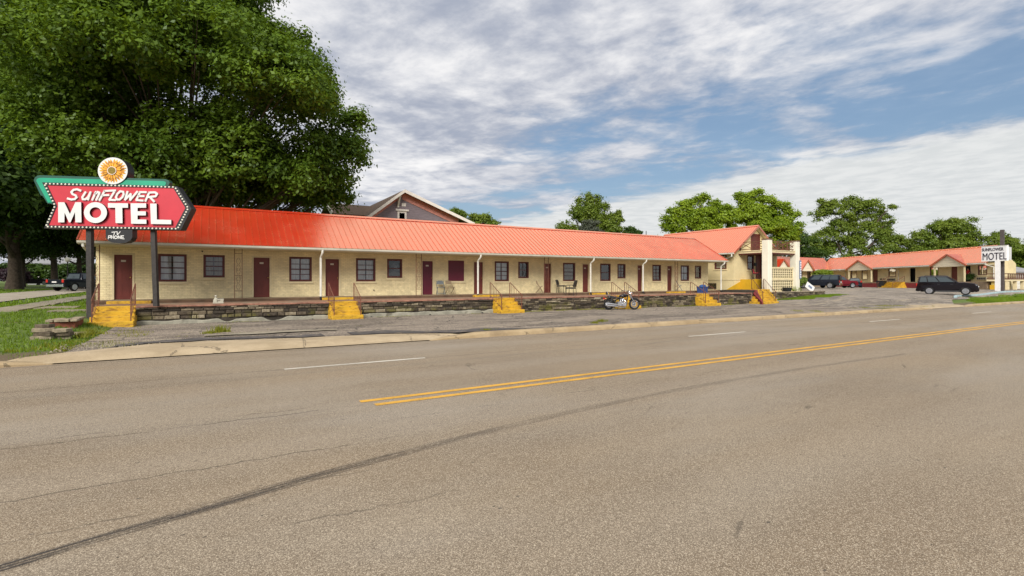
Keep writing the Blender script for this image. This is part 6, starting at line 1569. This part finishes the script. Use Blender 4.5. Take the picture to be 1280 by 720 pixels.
# trees above the roofs
def lob(cx_, cz_, up, Z, X0_, rpx, fwd=0): return None
def skyline(name, label, X, Z, blobs, seed, mat, n_clump, per, leaf, spread, thr, r=.4, hf=.62, flat=.7):
    """blobs: (photo column, row, radius in photo pixels, depth offset)"""
    x, y = at(X, Z); zg = Gz(x, y); s_ = Z/F; lobes = []
    rnd = random.Random(seed)
    for (bx_, by_, br_, bf) in blobs:
        lobes.append((*camdir((bx_-X)*s_, bf, (350-by_)*s_+EYE-zg), br_*s_*.66, br_*s_*.66, br_*s_*.6))
        for k in range(8):
            a = rnd.uniform(-math.pi*1.15, .15*math.pi); q = br_*rnd.uniform(.6,1.12); r2 = br_*rnd.uniform(.18,.38)
            lobes.append((*camdir((bx_+q*math.cos(a)-X)*s_, bf+rnd.uniform(-1,1)*br_*s_*.5, (350-by_+q*math.sin(a))*s_+EYE-zg), r2*s_, r2*s_, r2*s_*.8))
    top = max(l[2]+l[5] for l in lobes)
    return tree(name, label, (x, y, zg), top*hf+2, r, lobes, seed, mat, int(n_clump*1.15), int(per*1.1), leaf, spread*.5, thr, flat=flat, every=10)
skyline('poplar_tree', 'pointed green tree standing alone above the middle of the long roof', 738, 75, [(738,266,17,0),(735,247,8,0),(747,248,8,1),(724,262,9,0),(713,268,7,0),(712,280,10,0),(702,284,6,0),(754,270,10,0),(762,284,8,0),(740,288,22,1),(718,292,14,0),(755,258,6,0),(727,252,5,0),(728,274,13,0),(746,276,15,0),(722,286,13,0),(736,258,12,0),(750,288,15,0),(708,290,10,0),(768,290,9,0)], 31, 'leaf_mid', 1350, 26, 0.266, 0.49, 1.0, .3, .7, flat=1.0)
skyline('spruce_tree', 'small greyish tree in front of the pointed green tree', 739, 66, [(739,280,8,0),(734,288,8,0),(745,290,9,0)], 33, 'leaf_grey', 390, 20, 0.192, 0.33, .5, .15)
skyline('sapling_tree', 'thin little tree to the right of the pointed green tree', 770, 72, [(770,274,7,0),(768,284,7,0),(773,266,4,0)], 34, 'leaf_mid', 240, 18, 0.222, 0.33, .6, .15, flat=1)
skyline('round_tree', 'tiny dark round tree just clearing the roof ridge', 791, 80, [(788,288,7,0),(796,291,5,0),(783,291,5,0)], 35, 'leaf_dark', 225, 20, 0.252, 0.33, .4, .2)
skyline('round_tree', 'low bright tree at the right of the gabled house roof', 596, 66, [(578,272,11,0),(592,273,10,1),(606,275,11,0),(617,280,7,0),(568,265,7,0)], 36, 'leaf_mid', 630, 24, 0.237, 0.41, .6, .25)
skyline('ash_tree', 'bright yellow green tree rising above the end of the long roof', 870, 84, [(866,272,17,0),(848,280,13,0),(886,266,14,1),(837,284,9,0),(870,252,9,0),(880,246,6,0),(857,256,8,0),(905,274,15,0),(880,292,22,0),(843,264,7,0),(898,254,8,1),(832,272,4,0),(909,260,7,0)], 37, 'leaf_bright', 1725, 26, 0.311, 0.66, 1.1, .4)
skyline('ash_tree', 'bright yellow green tree spreading behind the office gable', 945, 86, [(942,264,16,0),(930,252,9,0),(962,266,16,1),(978,280,16,0),(918,268,13,0),(950,284,24,0),(986,294,14,0),(990,270,8,0),(957,250,8,0),(974,258,8,0),(940,244,7,0),(925,244,5,0),(984,262,5,0),(997,282,7,0),(948,240,4,0)], 38, 'leaf_bright', 2100, 26, 0.311, 0.66, 1.0, .4)
skyline('elm_tree', 'dark open crowned tree with bare limbs behind the angled wing', 1062, 118, [(1040,262,20,0),(1068,258,22,1),(1092,260,18,0),(1050,285,20,0),(1085,290,24,0),(1105,300,14,0),(1028,300,20,0),(1064,308,26,0),(1104,272,11,0),(1024,268,10,0),(1010,305,14,0)], 39, 'leaf_mid', 1875, 26, 0.370, 0.82, 1.4, .65, .55)
skyline('walnut_tree', 'rounded dark tree above the street end of the angled wing', 1190, 104, [(1172,290,20,0),(1195,284,20,0),(1215,290,18,1),(1155,300,16,0),(1228,302,14,0),(1190,308,26,0),(1225,320,18,0),(1160,318,18,0)], 40, 'leaf_mid', 1650, 26, 0.340, 0.74, 1.0, .5)
skyline('walnut_tree', 'lower tree between the two big trees over the wing roof', 1126, 112, [(1122,302,13,0),(1135,306,12,0),(1112,312,14,0),(1130,320,16,0),(1140,316,12,0)], 41, 'leaf_mid', 780, 24, 0.340, 0.66, .8, .4)
skyline('elm_tree', 'small tree behind the roadside sign pole', 1250, 108, [(1250,296,10,0),(1262,306,12,0),(1245,310,12,0),(1268,322,16,0),(1285,315,16,0),(1258,330,14,0)], 42, 'leaf_mid', 930, 24, 0.340, 0.66, 1.0, .4)
skyline('elm_tree', 'dark tree filling the gap behind the back wing', 1000, 104, [(1000,300,16,0),(985,312,16,0),(1012,318,16,0),(1022,330,14,0),(970,318,16,0),(990,330,18,0)], 43, 'leaf_dark', 1140, 24, 0.340, 0.74, .7, .4)
skyline('walnut_tree', 'tree at the right edge beyond the white garage', 1290, 96, [(1290,318,22,0),(1310,308,20,0),(1275,330,14,0)], 44, 'leaf_mid', 750, 24, 0.340, 0.66, .8, .4)
# bushes
def bush(label, loc, rx, ry, rz_, seed, mat, n=160, leaf=.14):
    v = thing('bush', label, 'bush', loc, 0, 'bushes and shrubs', local=True)
    mb = MB(); mb.tube([(0,0,-.1),(0.02,0,rz_*.8)], [.05,.03], 6); mb.tube([(0,0,.1),(rx*.5,0,rz_)], [.03,.015], 5); mb.tube([(0,0,.1),(-rx*.5,.1,rz_)], [.03,.015], 5); mb.build('stem', 'bark', v)
    npmesh('foliage', leaf_cloud(seed, [(0,0,rz_,rx,ry,rz_*.85)], n, 20, leaf, .16, .2), 4, mat, v); return v
x, y = at(1029, 80); bush('bright round green bush in front of the back wing', (x, y, Gz(x, y)+.9), 1.6, 1.5, 1.0, 51, 'leaf_bush', 240, .22)
x, y = at(1001, 70); bush('dark green bush behind the leaning white board', (x, y, Gz(x, y)), 1.0, 1.0, .8, 52, 'leaf_mid', 160, .2)
x, y = S(354, 23.9), 23.9; bush('small weedy shrub on the low stone wall by the right column', (x, y, .84), .45, .2, .16, 53, 'leaf_bush', 60, .09)
x, y = at(18, 70); bush('dark purple shrub at the left edge of the far lawn', (x, y, Gz(x, y)), 1.8, 1.5, 1.4, 54, 'leaf_purple', 260, .24)
for k, (X, Z, w) in enumerate(((24,78,5.0),(66,92,3.0),(104,80,5.0))):
    x, y = at(X, Z); bush(['long dark hedge behind the far low car','dark hedge at the foot of the columned house','dark shrub row behind the black pickup'][k], (x, y, Gz(x, y)), w, 1.6, 1.9 if k != 1 else .8, 55+k, 'leaf_dark', 800, .30)
# pot plant by the open doorway
q = ff.p(tx(1203)-.25, .25, zF); bush('leafy pot plant beside the person in the doorway', q, .4, .4, .5, 60, 'leaf_dark', 60, .12)

# ================================================================ grass and weeds
def blades(name, label, P_, hmin, hmax, w, mat, seed, group=None, cat='grass', lean=.5):
    rng = np.random.default_rng(seed); n = len(P_); h = rng.uniform(hmin,hmax,n); a = rng.uniform(0,2*np.pi,n)
    dx_ = np.cos(a)*w*rng.uniform(.6,1.3,n); dy_ = np.sin(a)*w*rng.uniform(.6,1.3,n); b = rng.uniform(0,2*np.pi,n); ln = h*rng.uniform(.1,lean,n)
    V = np.stack([P_-np.stack([dx_,dy_,0*h],1), P_+np.stack([dx_,dy_,0*h],1), P_+np.stack([np.cos(b)*ln,np.sin(b)*ln,h],1)],1).reshape(-1,3)
    o = npmesh(name, V, 3, mat); tag(o, label, cat, group, 'stuff'); return o
def scatter(n, x0, x1, y0, y1, seed, keep=None, bias=1.0):
    rng = np.random.default_rng(seed); x = rng.uniform(x0,x1,n); y = y0+(y1-y0)*rng.uniform(0,1,n)**bias
    if keep is not None: k = keep(x, y, rng); x, y = x[k], y[k]
    return np.stack([x,y,G(x,y)-.03],1)
def nz(x, y, s_, k=0): return (np.sin(x*s_+1.3*np.sin(y*s_*.7+k))+np.sin(y*s_*1.1+1.7*np.sin(x*s_*.6+2*k)))/2
def lawn_keep(x, y, rng):
    edge = -2.9-.55*ss(19,23,y)+.3*nz(x,y,2.1); r_ = rng.uniform(0,1,len(x))
    k = (x < edge-.25*r_) & ~((x > -14.3) & (x < -9.7)) & ~((x > -7.95) & (x < -6.65) & (y > 19.4) & (r_ > .10))
    k &= ~((y < 15.9+.5*nz(x,y,1.3)) & (r_ > .12)) & ((y > 14.7))
    k &= ~((x > -4.3) & (y > 22.4)); k &= ~((nz(x,y,.9,2) > .62) & (r_ > .45)); return k
blades('lawn_grass', 'short bright green lawn grass left of the first steps', scatter(95000,-26,-2.4,14.7,36,1,lawn_keep,1.25), .03, .10, .013, 'grass_blade', 1)
blades('lawn_grass', 'rough green grass further along the side street', scatter(26000,-34,-4.6,30,75,2,lambda x,y,r: ~((x>-14.3)&(x<-9.7))&~((x>-7.9)&(x<-6.7)&(r.uniform(0,1,len(x))>.15))&~((x>-4.6)), 1.2), .06, .14, .035, 'grass_blade', 2)
blades('bank_grass', 'green grass bank by the kerb under the roadside sign', scatter(42000,51.5,100,14.7,18.3,3,lambda x,y,r: (y < 14.7+ss(50,60,x)*3.0+.25*nz(x,y,1.5)) & ~((y < 15.2)&(r.uniform(0,1,len(x))>.35))), .05, .15, .03, 'grass_blade', 3)
blades('verge_grass', 'patchy green grass at the foot of the low stone wall', scatter(22000,38.5,48.5,21.0,23.5,4,lambda x,y,r: (y > 22.9-1.1*ss(38.5,41,x)+.9*ss(44,48.5,x)+.35*nz(x,y,2.3))), .05, .16, .02, 'grass_blade', 4)
blades('verge_weeds', 'yellowish weeds along the kerb near the lot entrance', scatter(16000,26,44,14.55,16.6,5,lambda x,y,r: (nz(x,y,1.1,1)+.35*nz(x,y,4,2) > .50-.3*ss(34,40,x)+.5*ss(14.6,16.6,y)*(x<36))), .03, .11, .016, 'leaf_weed', 5)
wx_ = scatter(15000,13.6,36.5,22.72,22.98,6,lambda x,y,r: (nz(x,x*0,1.4,1)+.5*nz(x,x*0,4.1,2) > -.25)); blades('wall_weeds', 'yellow green weeds along the foot of the stone terrace wall', wx_, .02, .11, .012, 'leaf_weed', 6)
blades('wall_weeds', 'sparse weeds along the pale wall footing by the first steps', scatter(3500,-2.6,13,22.6,22.9,7,lambda x,y,r: (nz(x,x*0,1.9,3)+.5*nz(x,x*0,5,2) > .35)), .02, .10, .012, 'leaf_weed', 7)
blades('drive_weeds', 'weeds growing in the joint behind the concrete driveway', scatter(7000,-3,9,16.3,18.9,8,lambda x,y,r: (nz(x,y,1.3,4)+.6*nz(x,y,4.3,1) > .95)), .02, .09, .012, 'leaf_weed', 8)
blades('lawn_edge_weeds', 'straggling dry weeds where the lawn meets the asphalt', scatter(5000,-4.2,-1.6,15.6,22,9,lambda x,y,r: (nz(x,y,1.9,4)+.6*nz(x,y,5.3,1) > .30)), .02, .12, .012, 'leaf_weed', 9)
def weed(label, x, y, r_, h, seed):
    v = thing('weed_clump', label, 'weed', (x, y, Gz(x, y)), 0, 'weeds sprouting from the asphalt', local=True); rng = np.random.default_rng(seed); n = 110
    P_ = np.stack([rng.normal(0,r_*.5,n)*rng.choice([.4,1.3],n), rng.normal(0,r_*.3,n)*rng.choice([.4,1.3],n), np.zeros(n)],1); hh = h*rng.uniform(.4,1,n); b = rng.uniform(0,2*np.pi,n); w = .014
    V = np.stack([P_-[w,0,0], P_+[w,0,0], P_+np.stack([np.cos(b)*hh*.5,np.sin(b)*hh*.4,hh],1)],1).reshape(-1,3); npmesh('leaves', V, 3, 'leaf_weed', v)
for k, (X, y, D, r_, h) in enumerate(((274,0,18.6,.28,.30),(262,0,18.3,.2,.12),(744,0,15.3,.22,.12),(752,0,15.8,.2,.16),(608,0,14.9,.25,.10),(113,0,19.4,.3,.25),(104,0,18.6,.25,.22))):
    weed(['tall yellow weed in the asphalt before the second steps','small weed beside the tall yellow weed','weed at the kerb in front of the motorcycle','bushy weed just behind the kerb near the motorcycle','low weed where the raised kerb begins','leafy weed at the left foot of the first steps','weed beside the loose stones'][k], S(X-640, D), D, r_, h, 70+k)
# loose gravel at the drive edge
rng = np.random.default_rng(5); n = 900; x = np.clip(rng.normal(-2.0,.55,n),-3.2,-.6); y = 16.35+.25*(x+2)+rng.normal(0,.38,n); s_ = rng.uniform(.012,.045,n)
Pg = np.stack([x,y,G(x,y)+.0],1); tet = np.array([[1,0,-.3],[-.5,.9,-.3],[-.5,-.9,-.3],[.1,.1,.7]]); A = rng.uniform(0,6.28,n)
Rm = np.stack([np.stack([np.cos(A),-np.sin(A)],1),np.stack([np.sin(A),np.cos(A)],1)],1)
tv_ = np.repeat(tet[None],n,0).copy(); tv_[:,:,:2] = np.einsum('nij,nkj->nki',Rm,tv_[:,:,:2]); tv_ = tv_*s_[:,None,None]+Pg[:,None,:]+np.array([0,0,.012])
V = tv_[:,[0,1,3,1,2,3,2,0,3]].reshape(-1,3); tag(npmesh('loose_gravel', V, 3, 'walk_concrete'), 'loose pale gravel between the lawn and the driveway', 'gravel', None, 'stuff')
# blue edging of the grass bank
mb = MB(); rings = []
for x in lin(56.8, 82, 1.2):
    y = 17.2+1.3*ss(54,60,x); z = Gz(x, float(y)); rings.append([(x,y-.12,z-.2),(x,y-.12,z+.13),(x,y+.12,z+.13),(x,y+.12,z-.2)])
mb.rings(rings); tag(mb.build('blue_edging', 'blue_kerb'), 'low pale blue painted edging behind the grass bank', 'edging')
